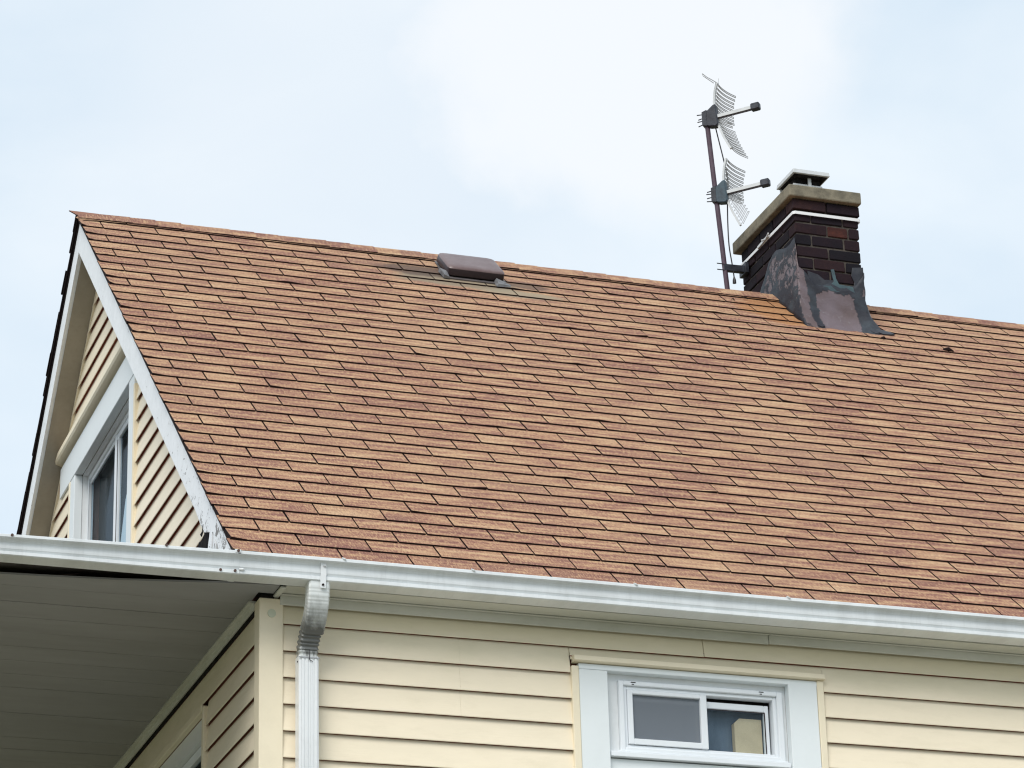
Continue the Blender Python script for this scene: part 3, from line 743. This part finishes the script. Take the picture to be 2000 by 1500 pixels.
# left sash with screen
m = MB(); frame_rect(m, 1.602, 1.967, 5.2295, 5.4700, .024, .030, .026, .018, .004, .028); part(m, 'left_sash', M_PVC, win, bevel=.0025)
m = MB(); m.box((1.624, .018, 5.254), (1.940, .020, 5.454)); part(m, 'insect_screen', M_SCREEN, win)
m = MB(); m.box((1.624, .034, 5.254), (1.940, .038, 5.454)); part(m, 'pane', M_GLASS, win)
m = MB(); m.box((1.626, .024, 5.425), (1.938, .032, 5.440)); m.box((1.920, .024, 5.256), (1.930, .032, 5.425)); part(m, 'sash_rail', M_ALU, win)
# right sash, dropped slightly so a dark gap shows above it
m = MB(); frame_rect(m, 1.950, 2.268, 5.214, 5.452, .020, .020, .020, .030, .036, .058); o = part(m, 'right_sash', M_PVC, win, bevel=.0025)
m = MB(); m.box((1.968, .045, 5.232), (2.250, .048, 5.424)); part(m, 'pane', M_GLASS, win)
m = MB(); m.box((2.2455, .0335, 5.236), (2.2500, .0355, 5.420)); m.box((1.970, .0335, 5.4155), (2.2455, .0355, 5.4195)); part(m, 'gasket', M_VDARK, win)
m = MB(); m.box((1.970, .088, 5.455), (2.30, .094, 5.490)); part(m, 'sash_gap_shade', M_VDARK, win)  # dark strip painted as the shade in the gap above the sash
for x in (1.618, 2.212):
    m = MB(); m.box((x, -.0012, 5.4995), (x + .022, .0005, 5.503)); m.box((x + .004, -.0012, 5.4905), (x + .014, .0005, 5.4935)); part(m, 'weep_slot', M_VDARK, win)
m = MB(); m.prism([(2.115, .062, 5.18), (2.243, .062, 5.18), (2.243, .062, 5.395), (2.140, .062, 5.395), (2.115, .062, 5.372)], (0, .03, 0)); part(m, 'tan_reflection_cutout', M_TANREFL, win)  # cut-out added behind the glass to stand in for a reflection
m = MB(); m.box((1.505, .100, 5.0), (2.345, .106, 5.56)); part(m, 'pane_backing', painted('bluish_pane_streaks', (.27, .31, .36), .9, (.12, .14, .17), .7, 5, .1, (1, 1, .3)), win)  # panel added behind the panes, its streaks painted as reflections

# ------------------------------------------------------------------ side window under the porch
sw = MB(); sw.box((-.028, .925, 4.15), (.0, .955, 5.548)); sw.box((-.028, 2.53, 4.15), (.0, 2.56, 5.548)); sw.box((-.030, .955, 5.53), (.0, 2.53, 5.560))
swin = part(sw, 'side_window', M_VTRIM, bevel=.003, label='shaded side window under the porch ceiling')
m = MB(); m.box((.0, .957, 5.44), (.03, 2.53, 5.528)); m.box((.0, .957, 4.18), (.03, 1.03, 5.438)); part(m, 'casing', M_WHITE, swin)
m = MB(); m.box((.022, 1.03, 5.395), (.05, 2.5, 5.437)); m.box((.022, 1.03, 4.2), (.05, 1.07, 5.393)); m.box((.022, 1.07, 4.98), (.05, 2.5, 5.02)); part(m, 'sash', M_PVC, swin, bevel=.003)
m = MB(); m.box((.040, 1.07, 4.2), (.044, 2.5, 5.393)); part(m, 'pane', M_GLASS, swin)
m = MB(); m.box((.16, .8, 4.0), (.17, 2.8, 5.57)); part(m, 'pane_backing', M_ROOMD, swin)

# ------------------------------------------------------------------ gable window
gwin = subempty('gable_window', (0, 0, 0), 'tall sliding window in the gable with wide white casing')
for nm, mt, a, b in (('side_casing', M_CASE, (-.026, 2.505, 6.15), (.02, 2.628, 7.762)), ('side_casing', M_CASE, (-.026, 4.004, 6.15), (.02, 4.118, 7.762)),
                 ('head_casing', M_CASE, (-.027, 2.505, 7.765), (.02, 4.42, 7.945)),
                 ('channel', M_VTRIM, (-.030, 4.120, 6.15), (.0, 4.150, 7.763)), ('channel', M_VTRIM, (-.030, 2.478, 6.15), (.0, 2.503, 7.7))):
    m = MB(); m.box(a, b); part(m, nm, mt, gwin, bevel=.003)
m = MB(); m.prism([(-.062, 2.45, 7.985), (-.058, 2.45, 8.022), (-.012, 2.45, 8.030), (-.003, 2.45, 7.962), (-.055, 2.45, 7.972)], (0, 4.52 - 2.45, 0)); part(m, 'drip_cap', M_VTRIM, gwin)
m = MB(); m.box((.02, 2.628, 6.1), (.075, 2.634, 7.762)); m.box((.02, 3.998, 6.1), (.075, 4.004, 7.762)); m.box((.02, 2.628, 7.756), (.075, 4.004, 7.764)); part(m, 'reveal', M_WHITE, gwin)
m = MB()
m.box((.048, 2.634, 6.15), (.075, 2.664, 7.755)); m.box((.048, 3.972, 6.15), (.075, 3.998, 7.755)); m.box((.048, 2.664, 7.728), (.075, 3.972, 7.755)); part(m, 'window_frame', M_PVC, gwin, bevel=.003)
m = MB(); m.box((.050, 3.27, 6.15), (.070, 3.31, 7.727)); m.box((.054, 2.664, 7.695), (.07, 3.27, 7.727)); m.box((.058, 3.31, 7.705), (.07, 3.972, 7.727)); part(m, 'sash', M_PVC, gwin, bevel=.002)
m = MB(); m.box((.053, 3.222, 6.15), (.070, 3.240, 7.694)); m.box((.055, 3.241, 6.15), (.0605, 3.269, 7.694), 1); part(m, 'meeting_rail', [M_PVC, M_VDARK], gwin)
m = MB(); m.box((.064, 3.31, 6.15), (.067, 3.972, 7.705)); part(m, 'pane', M_GLASS, gwin)
m = MB(); m.box((.064, 2.664, 6.15), (.067, 3.222, 7.695)); part(m, 'pane', M_GLASS, gwin)
m = MB(); m.box((.13, 3.60, 6.1), (.14, 4.1, 7.8), 0); m.box((.14, 3.0, 6.1), (.15, 3.6, 7.8), 0); part(m, 'curtain', M_ROOMD, gwin)
m = MB(); m.box((.12, 2.9, 6.1), (.13, 3.215, 7.8)); m.box((.13, 2.5, 7.35), (.14, 2.9, 7.8)); part(m, 'curtain', M_GREENC, gwin)
# pale curtain pulled diagonally
m = MB(); m.prism([(.0685, 2.664, 7.64), (.069, 2.90, 7.47), (.069, 3.10, 7.30), (.069, 3.20, 7.1), (.069, 3.21, 6.1), (.069, 2.664, 6.1)], (.004, 0, 0)); part(m, 'curtain', M_CURT, gwin, label='pale curtain behind the right sash')
m = MB(); m.box((.50, 2.6, 5.9), (.52, 4.2, 7.9)); part(m, 'room_wall', M_ROOMD, gwin)

# ------------------------------------------------------------------ porch: ceiling boards, roof slab, trims
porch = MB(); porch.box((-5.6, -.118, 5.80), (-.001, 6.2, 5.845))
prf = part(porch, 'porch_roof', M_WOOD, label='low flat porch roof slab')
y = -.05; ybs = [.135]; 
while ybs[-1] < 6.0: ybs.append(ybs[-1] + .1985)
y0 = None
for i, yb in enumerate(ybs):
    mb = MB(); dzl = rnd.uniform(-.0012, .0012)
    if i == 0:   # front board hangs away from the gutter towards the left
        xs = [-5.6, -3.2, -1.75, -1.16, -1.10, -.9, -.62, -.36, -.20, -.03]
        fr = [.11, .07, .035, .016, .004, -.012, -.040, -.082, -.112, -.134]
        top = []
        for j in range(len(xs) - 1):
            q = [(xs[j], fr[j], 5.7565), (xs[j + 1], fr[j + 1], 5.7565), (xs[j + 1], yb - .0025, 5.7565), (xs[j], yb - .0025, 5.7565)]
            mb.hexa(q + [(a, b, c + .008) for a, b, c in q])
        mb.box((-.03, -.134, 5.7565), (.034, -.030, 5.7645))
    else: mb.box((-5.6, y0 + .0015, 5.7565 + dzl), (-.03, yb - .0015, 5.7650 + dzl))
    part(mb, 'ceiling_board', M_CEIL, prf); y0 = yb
# ceiling to wall trim
m = MB(); m.box((-.042, .080, 5.7465), (-.012, 6.0, 5.7555)); m.prism([(-.014, .080, 5.7465), (-.012, .080, 5.722), (-.018, .080, 5.722), (-.022, .080, 5.7465)], (0, 5.9, 0)); part(m, 'ceiling_trim', M_SOFF)
m = MB(); m.box((-.010, .06, 5.706), (.012, 6.0, 5.7445)); part(m, 'ceiling_gap_shade', M_BLACKW)  # black strip painted as the shade between trim and siding
m = MB(); m.box((-.10, -.118, 5.766), (.055, .06, 5.80)); m.box((-.014, -.02, 5.7125), (.04, .07, 5.7562)); part(m, 'corner_gap_shade', M_BLACKW)  # black blocks painted as shade in the gap by the post
m = MB(); m.tube([(-.86, -.062, 5.7525), (-.83, -.075, 5.750), (-.79, -.095, 5.752)], [.0015, .0025, .001], 6); part(m, 'splinter', M_SHE)

# ------------------------------------------------------------------ chimney
chim = MB(); chim.box((CHX0 + .008, CHY0 + .008, 8.45), (CHX1 - .008, CHY1 - .008, 9.555))
chimney = part(chim, 'chimney', M_MORT, label='sooty brick chimney straddling the ridge')
CB = .0742; BH = .064; TOPZ = 9.558
def brick(x0, x1, y0, y1, z0, red=False):
    mb = MB(); j = lambda: rnd.uniform(-.0015, .0015)
    tone = min(1, max(0, rnd.gauss(.35, .2)))
    mb.box((x0 + j(), y0 + j(), z0), (x1 + j(), y1 + j(), z0 + BH), tone=tone)
    mb.v = [(x + j() * 1.4, y + j() * 1.4, z + j() * 1.2) for x, y, z in mb.v]
    return part(mb, 'brick', M_RED if red else M_BRICK, chimney, bevel=.004, label='clean red brick' if red else None)
W, D = CHX1 - CHX0, CHY1 - CHY0; J = .0105; bl = (W - J) / 2; bw = (W - 3 * J - bl) / 2
bw = .0965
for c in range(14):
    z0 = TOPZ - (c + 1) * CB + .010
    corb = .010 if c == 0 else 0
    if z0 < 8.62: break
    if c % 2 == 0:      # two stretchers in front, header returns on the sides
        xs = [(CHX0, CHX0 + bl), (CHX0 + bl + J, CHX1)]
        ys0 = CHY0 + bw + J; nside = 3
    else:               # bat, stretcher, bat
        xs = [(CHX0, CHX0 + .0965), (CHX0 + .0965 + J, CHX1 - .0965 - J), (CHX1 - .0965, CHX1)]
        ys0 = None
    for i, (a, b) in enumerate(xs):
        red = (c == 2 and i == 1)
        if c % 2 == 0:
            if red:
                brick(a, CHX1 - .072, CHY0, CHY0 + bw, z0, True); brick(CHX1 - .064, CHX1, CHY0, CHY0 + bw, z0, False)
            else: brick(a - (corb if i == 0 else 0), b + (corb if i else 0), CHY0 - corb, CHY0 + bw, z0)
            brick(a, b, CHY1 - bw, CHY1, z0)
        elif i == 1: brick(a, b, CHY0, CHY0 + bw, z0); brick(a, b, CHY1 - bw, CHY1, z0)
    def side(ya, yb):
        n = max(1, round((yb - ya + J) / (.198 + J))); l = (yb - ya - (n - 1) * J) / n
        for q_ in range(n):
            y0_ = ya + q_ * (l + J)
            brick(CHX0 - corb, CHX0 + bw, y0_, y0_ + l, z0); brick(CHX1 - bw, CHX1 + corb, y0_, y0_ + l, z0)
    if c % 2 == 0: side(CHY0 + bw + J, CHY1 - bw - J)
    else: side(CHY0, CHY1)
# concrete cap
cp = MB(); cp.box((3.968, 3.060, 9.562), (4.432, 3.925, 9.638)); part(cp, 'concrete_cap', M_CONC, chimney, bevel=.008, seg=2)
cp = MB(); cp.hexa([(3.985, 3.08, 9.638), (4.435, 3.08, 9.638), (4.435, 3.90, 9.638), (3.985, 3.90, 9.638), (4.06, 3.2, 9.655), (4.36, 3.2, 9.655), (4.36, 3.8, 9.655), (4.06, 3.8, 9.655)]); part(cp, 'mortar_crown', M_CONC, chimney)
# flue and lid
cp = MB(); cp.box((4.160, 3.40, 9.65), (4.350, 3.575, 9.828)); part(cp, 'flue_collar', M_ALU, chimney, bevel=.002)
cp = MB(); cp.box((4.172, 3.412, 9.829), (4.338, 3.563, 9.868)); cp.box((4.150, 3.36, 9.866), (4.366, 3.588, 9.8695)); part(cp, 'dark_flue_mouth', M_BLACKW, chimney)  # black core and plate fill the opening under the lid
cp = MB()
for x, y in ((4.262, 3.388), (4.165, 3.58), (4.345, 3.58)):
    cp = MB(); cp.box((x - .010, y, 9.80), (x + .010, y + .010, 9.871)); part(cp, 'lid_bracket', M_ALU, chimney)
cp = MB(); cp.hexa([(4.137, 3.345, 9.871), (4.378, 3.345, 9.871), (4.378, 3.60, 9.871), (4.137, 3.60, 9.871), (4.141, 3.350, 9.900), (4.374, 3.350, 9.900), (4.374, 3.595, 9.900), (4.141, 3.595, 9.900)]); part(cp, 'flue_lid', M_ALU, chimney, bevel=.002)
# flashing skirt: left side, front apron and right side in one lofted sheet
def roofz(y): return EZ + (y - EY) * ST / CT if y < RY else EZ + (2 * RY - EY - y) * ST / CT
path = []      # (x, y, outward normal, ztop, flare, tar-bias function key)
def sk(x, y, nx, ny, zt, fl, key): path.append((x, y, nx, ny, zt, fl, key))
for i in range(13):
    f = i / 12; y = 3.74 - f * (3.74 - CHY0)
    zt = 9.13 + .19 * math.sin(min(1, f * 1.6) * math.pi / 2) - .03 * math.sin(f * 9)
    sk(CHX0 - .012, y, -1, 0, zt, .012, 'L')
for i in range(1, 4): a = i / 4 * math.pi / 2; sk(CHX0 - .012 * math.cos(a), CHY0 - .012 * math.sin(a), -math.cos(a) * .1, -math.sin(a), 9.30 - .05 * i, .02 + .018 * i, 'C')
for i in range(0, 17):
    f = i / 16; x = CHX0 + f * W
    zt = 9.02 + (.10 * max(0, 1 - f * 4.5)) + (.10 * max(0, (f - .86) * 7)) + .012 * math.sin(f * 17)
    sk(x, CHY0 - .012, .12 * max(0, f * 2 - 1), -1, zt, .082, 'F')
for i in range(1, 4): a = i / 4 * math.pi / 2; sk(CHX1 + .012 * math.sin(a), CHY0 - .012 * math.cos(a), math.sin(a), -math.cos(a), 9.13, .09, 'K')
for i in range(0, 6): f = i / 5; sk(CHX1 + .012, CHY0 + f * .5, 1, 0, 9.13 + f * .02, .085, 'R')
NV = 14; mb = MB(); vs = []; tar = []
for (x, y, nx, ny, zt, fl, key) in path:
    zb_ = roofz(y + ny * fl) - .002; 
    for j in range(NV + 1):
        v = j / NV; z = zt + (zb_ - zt) * v; o = fl * max(0, (v - .45) / .55) ** 2.0 + .003 * math.sin(z * 60 + x * 40) + rnd.uniform(-.0012, .0012)
        px, py = x + nx * o, y + ny * o
        z = max(z, roofz(py) - .002)
        vs.append((px, py, z))
        if key == 'L': t = .50 + .34 * max(0, v * 2 - 1.15) + .25 * max(0, .18 - v) / .18
        elif key == 'C': t = .45 + .35 * max(0, v * 2 - 1.2)
        elif key == 'F':
            f = (x - CHX0) / W
            t = .12 + 1.0 * max(0, 1 - v / .22) + .85 * max(0, 1 - abs(f - (.20 + .10 * v - .06)) / .11) + 1.1 * max(0, 1 - abs(f - (.93 - .03 * math.sin(v * 7))) / .13)
            if f < .10: t = .30 + .3 * max(0, v - .8) * 5
        elif key == 'K': t = .75
        else: t = .30 + .6 * max(0, v - .75) * 4
        tar.append(t)
n_ = len(path); fs = [(i * (NV + 1) + j, i * (NV + 1) + j + 1, (i + 1) * (NV + 1) + j + 1, (i + 1) * (NV + 1) + j) for i in range(n_ - 1) for j in range(NV)]
mb.add(vs, fs, 0, tar=tar)
o = part(mb, 'flashing', M_FLASH, chimney, smooth=True)
sm = o.modifiers.new('thick', 'SOLIDIFY'); sm.thickness = .004; sm.offset = -1
# tar smears on the shingles round the foot, irregular thick blobs
def blob(pts, h=.010):
    mb = MB(); n = len(pts); top = [RP(s_, t_, h + rnd.uniform(-.003, .003)) for s_, t_ in pts]; bot = [RP(s_, t_, -.004) for s_, t_ in pts]
    cx = sum(p[0] for p in pts) / n; cy = sum(p[1] for p in pts) / n; c = RP(cx, cy, h + .006)
    mb.add(top + bot + [c], [(i, (i + 1) % n, 2 * n) for i in range(n)] + [(i, i + n, (i + 1) % n + n, (i + 1) % n) for i in range(n)])
    return part(mb, 'tar_smear', M_TAR, chimney)
def wobble(line, w):
    a = []; b = []
    for i, (s_, t_) in enumerate(line):
        k = w * rnd.uniform(.6, 1.3); a.append((s_ - k * .5, t_ - k)); b.append((s_ + k * .5, t_ + k * .6))
    return a + b[::-1]
blob(wobble([(4.165, 4.70), (4.17, 4.63), (4.172, 4.55), (4.180, 4.48), (4.19, 4.42), (4.21, 4.36), (4.225, 4.32)], .022))
blob([(4.18, 4.40), (4.205, 4.33), (4.235, 4.285), (4.262, 4.25), (4.285, 4.262), (4.30, 4.30), (4.285, 4.345), (4.25, 4.38), (4.21, 4.43)])
blob([(4.555, 4.33), (4.58, 4.275), (4.605, 4.25), (4.63, 4.262), (4.652, 4.246), (4.70, 4.252), (4.728, 4.262), (4.715, 4.315), (4.69, 4.325), (4.678, 4.285), (4.655, 4.30), (4.64, 4.345), (4.60, 4.385), (4.57, 4.38)])
# tar runs over the bricks above the apron
def fblob(pts, th_=.006, mt=M_TAR):
    mb = MB(); mb.prism([(x, CHY0 - .002, z) for x, z in pts], (0, -th_, 0)); return part(mb, 'tar_smear', mt, chimney, bevel=.0015)
fblob([(4.355, 9.155), (4.425, 9.165), (4.425, 8.99), (4.375, 8.99), (4.352, 9.02), (4.362, 9.06), (4.345, 9.10)])
fblob([(4.065, 9.10), (4.13, 9.085), (4.17, 9.055), (4.235, 9.06), (4.27, 9.03), (4.35, 9.035), (4.36, 8.98), (4.07, 8.98)])
TEALS = painted('teal_sealant', (.06, .105, .12), .6, (.02, .02, .03), .7, 14)
fblob([(4.215, 9.125), (4.235, 9.13), (4.245, 9.07), (4.262, 9.035), (4.35, 9.03), (4.36, 8.985), (4.10, 8.985), (4.10, 9.01), (4.20, 9.02), (4.228, 9.05)], .0085, TEALS)

# ------------------------------------------------------------------ roof vent
vent = empty('roof_vent', RP(2.17, 4.5, 0), None, None, None)
vent.parent = house; vent.matrix_parent_inverse = Matrix.Translation(-HL); vent['label'] = 'low brown metal roof vent with a rounded hood'
VL = Vector(vent.location)
def vpart(mb, name, mats, **k):
    o = mb.build(name, mats, vent, **k); o.matrix_parent_inverse = Matrix.Translation(-VL); return o
m = MB(); m.hexa([RP(2.0, 4.352, .002), RP(2.38, 4.345, .002), RP(2.38, 4.68, .002), RP(2.03, 4.68, .002), RP(2.0, 4.352, .011), RP(2.38, 4.345, .011), RP(2.38, 4.68, .007), RP(2.03, 4.68, .007)]); vpart(m, 'vent_flange', painted('grimy_vent_flange', (.13, .115, .115), .5, (.05, .045, .05), .7, 12))
m = MB(); m.hexa([RP(2.06, 4.41, .008), RP(2.33, 4.41, .008), RP(2.33, 4.63, .008), RP(2.06, 4.63, .008), RP(2.06, 4.41, .05), RP(2.33, 4.41, .05), RP(2.33, 4.63, .05), RP(2.06, 4.63, .05)]); vpart(m, 'vent_throat', M_VDARK)
m = MB()
def hood():
    lv = [(.018, .003), (.021, 0), (.058, .002), (.0665, .008), (.0705, .020), (.0725, .055)]
    rings = []
    for h, ins in lv:
        a0, a1, b0, b1 = 2.025 + ins, 2.365 - ins, 4.375 + ins, 4.655 - ins; c = .028
        rings.append([RP(s_, t_, h) for s_, t_ in ((a0 + c, b0), (a1 - c, b0), (a1 - c * .3, b0 + c * .3), (a1, b0 + c), (a1, b1 - c), (a1 - c * .3, b1 - c * .3), (a1 - c, b1), (a0 + c, b1), (a0 + c * .3, b1 - c * .3), (a0, b1 - c), (a0, b0 + c), (a0 + c * .3, b0 + c * .3))])
    n = 12; vs = [v for r_ in rings for v in r_]
    fs = [(i * n + j, i * n + (j + 1) % n, (i + 1) * n + (j + 1) % n, (i + 1) * n + j) for i in range(len(lv) - 1) for j in range(n)]
    mi = [2 if k < 2 * n else 0 for k in range(len(fs))]; fs += [tuple(range(n)), tuple(range(len(lv) * n - 1, (len(lv) - 1) * n - 1, -1))]; mi += [1, 0]
    return MB().add(vs, fs, mi)
M_VSIDE = painted('brown_metal_vent_side', (.022, .012, .015), .4, (.05, .035, .04), .5, 6, .4)
vpart(hood(), 'vent_hood', [M_VENT, M_VDARK, M_VSIDE], smooth='auto')
m = MB(); m.hexa([RP(2.0, 4.345, .010), RP(2.035, 4.34, .010), RP(2.035, 4.42, .010), RP(1.995, 4.46, .010), RP(2.0, 4.345, .030), RP(2.03, 4.34, .020), RP(2.03, 4.41, .034), RP(1.998, 4.45, .034)]); vpart(m, 'sealant_lump', M_LUMP)
m = MB(); m.hexa([RP(2.30, 4.30, .008), RP(2.385, 4.315, .008), RP(2.395, 4.345, .008), RP(2.30, 4.375, .008), RP(2.31, 4.31, .022), RP(2.38, 4.32, .016), RP(2.385, 4.342, .016), RP(2.31, 4.37, .036)]); vpart(m, 'sealant_lump', M_LUMP)

# ------------------------------------------------------------------ television antenna on the chimney
ant = empty('tv_antenna', (3.86, 3.80, 9.40), 'dark tilted mast strapped to the chimney carrying two metal grid antennas', 'antenna')
AL = Vector(ant.location)
def apart(mb, name, mats, parent=None, **k):
    o = mb.build(name, mats, parent or ant, **k)
    if parent is None: o.matrix_parent_inverse = Matrix.Translation(-AL)
    return o
MB0 = Vector((3.862, 3.80, 9.30)); MDIR = (Vector((3.7905, 3.80, 10.405)) - MB0).normalized()
def mast(z): return MB0 + MDIR * ((z - MB0.z) / MDIR.z)
m = MB(); m.tube([mast(8.76), mast(10.44)], .0155, 12); apart(m, 'mast', M_MAST, smooth='auto')
BD = Vector((.735, -.678, 0)); RD = Vector((.678, .735, 0)); ZD = Vector((0, 0, 1))
def antenna(zc_, teal, lowbent):
    C = mast(zc_)
    def L(b, r, z): return C + BD * b + RD * r + ZD * z
    m = MB()
    poly = [(-.004, -.052), (-.004, .035), (.012, .048), (.050, .078), (.068, .082), (.080, -.058), (.066, -.070), (.025, -.064)]
    m.prism([L(b, -.024, z) for b, z in poly], RD * .048)
    hs = apart(m, 'antenna_housing', M_TEAL if teal else M_BLK, bevel=.005)
    m = MB(); m.prism([L(b, -.026, z) for b, z in [(-.022, -.050), (-.022, .042), (.010, .052), (.010, -.058)]], RD * .052)
    for z in (-.035, -.012, .012, .034): m.bar(L(-.058, rnd.uniform(-.012, .012), z), L(-.018, 0, z + rnd.uniform(-.004, .004)), .006, .006)
    apart(m, 'mast_clamp', M_BLK, bevel=.0015)
    m = MB(); m.bar(L(.062, 0, .002), L(.300, 0, .012), .018, .021); m.bar(L(.06, 0, -.012), L(.300, 0, -.003), .008, .008, mi=1)
    apart(m, 'boom', [M_ALU, M_VDARK])
    m = MB(); m.bar(L(.292, 0, .010), L(.348, 0, .012), .042, .046); apart(m, 'boom_head', M_BLK, bevel=.006)
    sp = [(.080, .232), (.064, .175), (.056, .11), (.056, .045), (.064, -.01), (.080, -.075), (.103, -.14), (.130, -.20), (.147, -.235)]
    m = MB()
    for (a, b), (c, d_) in zip(sp, sp[1:]): m.bar(L(a, 0, b), L(c, 0, d_), .016, .012, up=tuple(BD))
    spine = apart(m, 'reflector_spine', M_ALU)
    def spat(z):
        for (a, b), (c, d_) in zip(sp, sp[1:]):
            if b >= z >= d_: return a + (c - a) * (b - z) / (b - d_)
        return sp[-1][0]
    zs_ = [.222 - i * .0235 for i in range(20)]
    for i, z in enumerate(zs_):
        if z < -.225: break
        b0 = spat(z); ln = .178 if z > 0 else .150
        if -.03 < z < .012: ln = .12
        pts = []
        bent = lowbent and z < -.03
        for h in (0, 1):
            arc = []
            for q in range(6):
                u = q / 5 * ln
                if bent: arc.append(L(b0 + .012 + .03 * (u / ln) + h * .010, u * .28, z + u * .62 - h * .002))
                else: arc.append(L(b0 + .010 + .05 * (u / ln) ** 2, u, z - h * .010 - .012 * (u / ln)))
            pts.append(arc)
        loop = pts[0] + pts[1][::-1]
        m = MB(); m.tube(loop, .0030 if z > -.02 else .0024, 5); apart(m, 'reflector_rod', M_ROD, spine)
    if not lowbent:   # one rod still reaches out the other way at the top
        pts = [L(.085, .02, .235), L(.066, -.05, .234), L(.052, -.10, .232), L(.040, -.15, .236), L(.044, -.148, .220), L(.056, -.10, .218), L(.070, -.03, .220)]
        m = MB(); m.tube(pts, .0024, 5); apart(m, 'reflector_rod', M_ROD, spine)
        m = MB(); m.tube([L(.09, -.004, .222), L(.092, .002, .262)], .0018, 5); apart(m, 'reflector_rod', M_ROD, spine)
antenna(10.402, False, False)
antenna(9.888, True, True)
def tubepart(pts, r, name, mt=M_CABLE):
    # smooth through points
    P = [Vector(p) for p in pts]; out = []
    for i in range(len(P) - 1):
        p0, p1, p2, p3 = P[max(i - 1, 0)], P[i], P[i + 1], P[min(i + 2, len(P) - 1)]
        for q in range(5):
            t = q / 5; out.append(.5 * ((2 * p1) + (p2 - p0) * t + (2 * p0 - 5 * p1 + 4 * p2 - p3) * t * t + (3 * p1 - p0 - 3 * p2 + p3) * t ** 3))
    out.append(P[-1]); m = MB(); m.tube(out, r, 6); return apart(m, name, mt)
tubepart([(3.845, 3.79, 10.34), (3.862, 3.79, 10.25), (3.885, 3.79, 10.13), (3.905, 3.79, 10.0), (3.900, 3.79, 9.92)], .004, 'cable')
tubepart([(3.893, 3.79, 9.83), (3.888, 3.79, 9.70), (3.888, 3.79, 9.55), (3.902, 3.79, 9.42), (3.910, 3.79, 9.33)], .004, 'cable')
m = MB(); m.tube([(3.909, 3.79, 9.345), (3.909, 3.79, 9.325), (3.909, 3.79, 9.305)], [.005, .011, .012], 8); apart(m, 'cable_plug', M_CABLE)
m = MB(); m.bar((3.845, 3.80, 9.404), (4.0, 3.80, 9.408), .03, .044); m.box((3.975, 3.76, 9.375), (3.997, 3.86, 9.445)); m.bar((3.838, 3.80, 9.427), (3.838, 3.80, 9.382), .05, .03)
for z in (9.425, 9.385): m.bar((3.800, 3.79, z), (3.85, 3.79, z), .006, .006)
m.box((3.995, 3.78, 9.38), (4.008, 3.84, 9.44)); apart(m, 'wall_bracket', M_BLK, bevel=.002)
# strap round the chimney
SZ = 9.468; g_ = .014; x0, x1, y0, y1 = CHX0 - g_, CHX1 + g_, CHY0 - g_, CHY1 + g_; c = .012; h = .0095
loop = [(x0, y1 - c), (x0, y0 + c), (x0 + c, y0), (x1 - c, y0), (x1, y0 + c), (x1, y1 - c), (x1 - c, y1), (x0 + c, y1)]
mb = MB(); n = len(loop)
inn = [(min(max(x, x0 + .002), x1 - .002), min(max(y, y0 + .002), y1 - .002)) for x, y in loop]
vs = [(x, y, SZ - h) for x, y in loop] + [(x, y, SZ + h) for x, y in loop] + [(x, y, SZ - h) for x, y in inn] + [(x, y, SZ + h) for x, y in inn]
fs = []
for i in range(n):
    j = (i + 1) % n; fs += [(i, j, n + j, n + i), (2 * n + i, 3 * n + i, 3 * n + j, 2 * n + j), (i, 2 * n + i, 2 * n + j, j), (n + i, n + j, 3 * n + j, 3 * n + i)]
mb.add(vs, fs); apart(mb, 'chimney_strap', painted('bright_galvanised_strap', (.80, .81, .82), .35, (.5, .5, .5), .3, 8))
m = MB(); m.bar((x0 - .006, 3.44, SZ + .004), (x0 - .004, 3.60, SZ - .002), .010, .016); m.tube([(x0 - .014, 3.42, SZ + .012), (x0 - .010, 3.47, SZ - .004), (x0 - .014, 3.52, SZ + .010)], .005, 6); apart(m, 'strap_buckle', M_ALU)
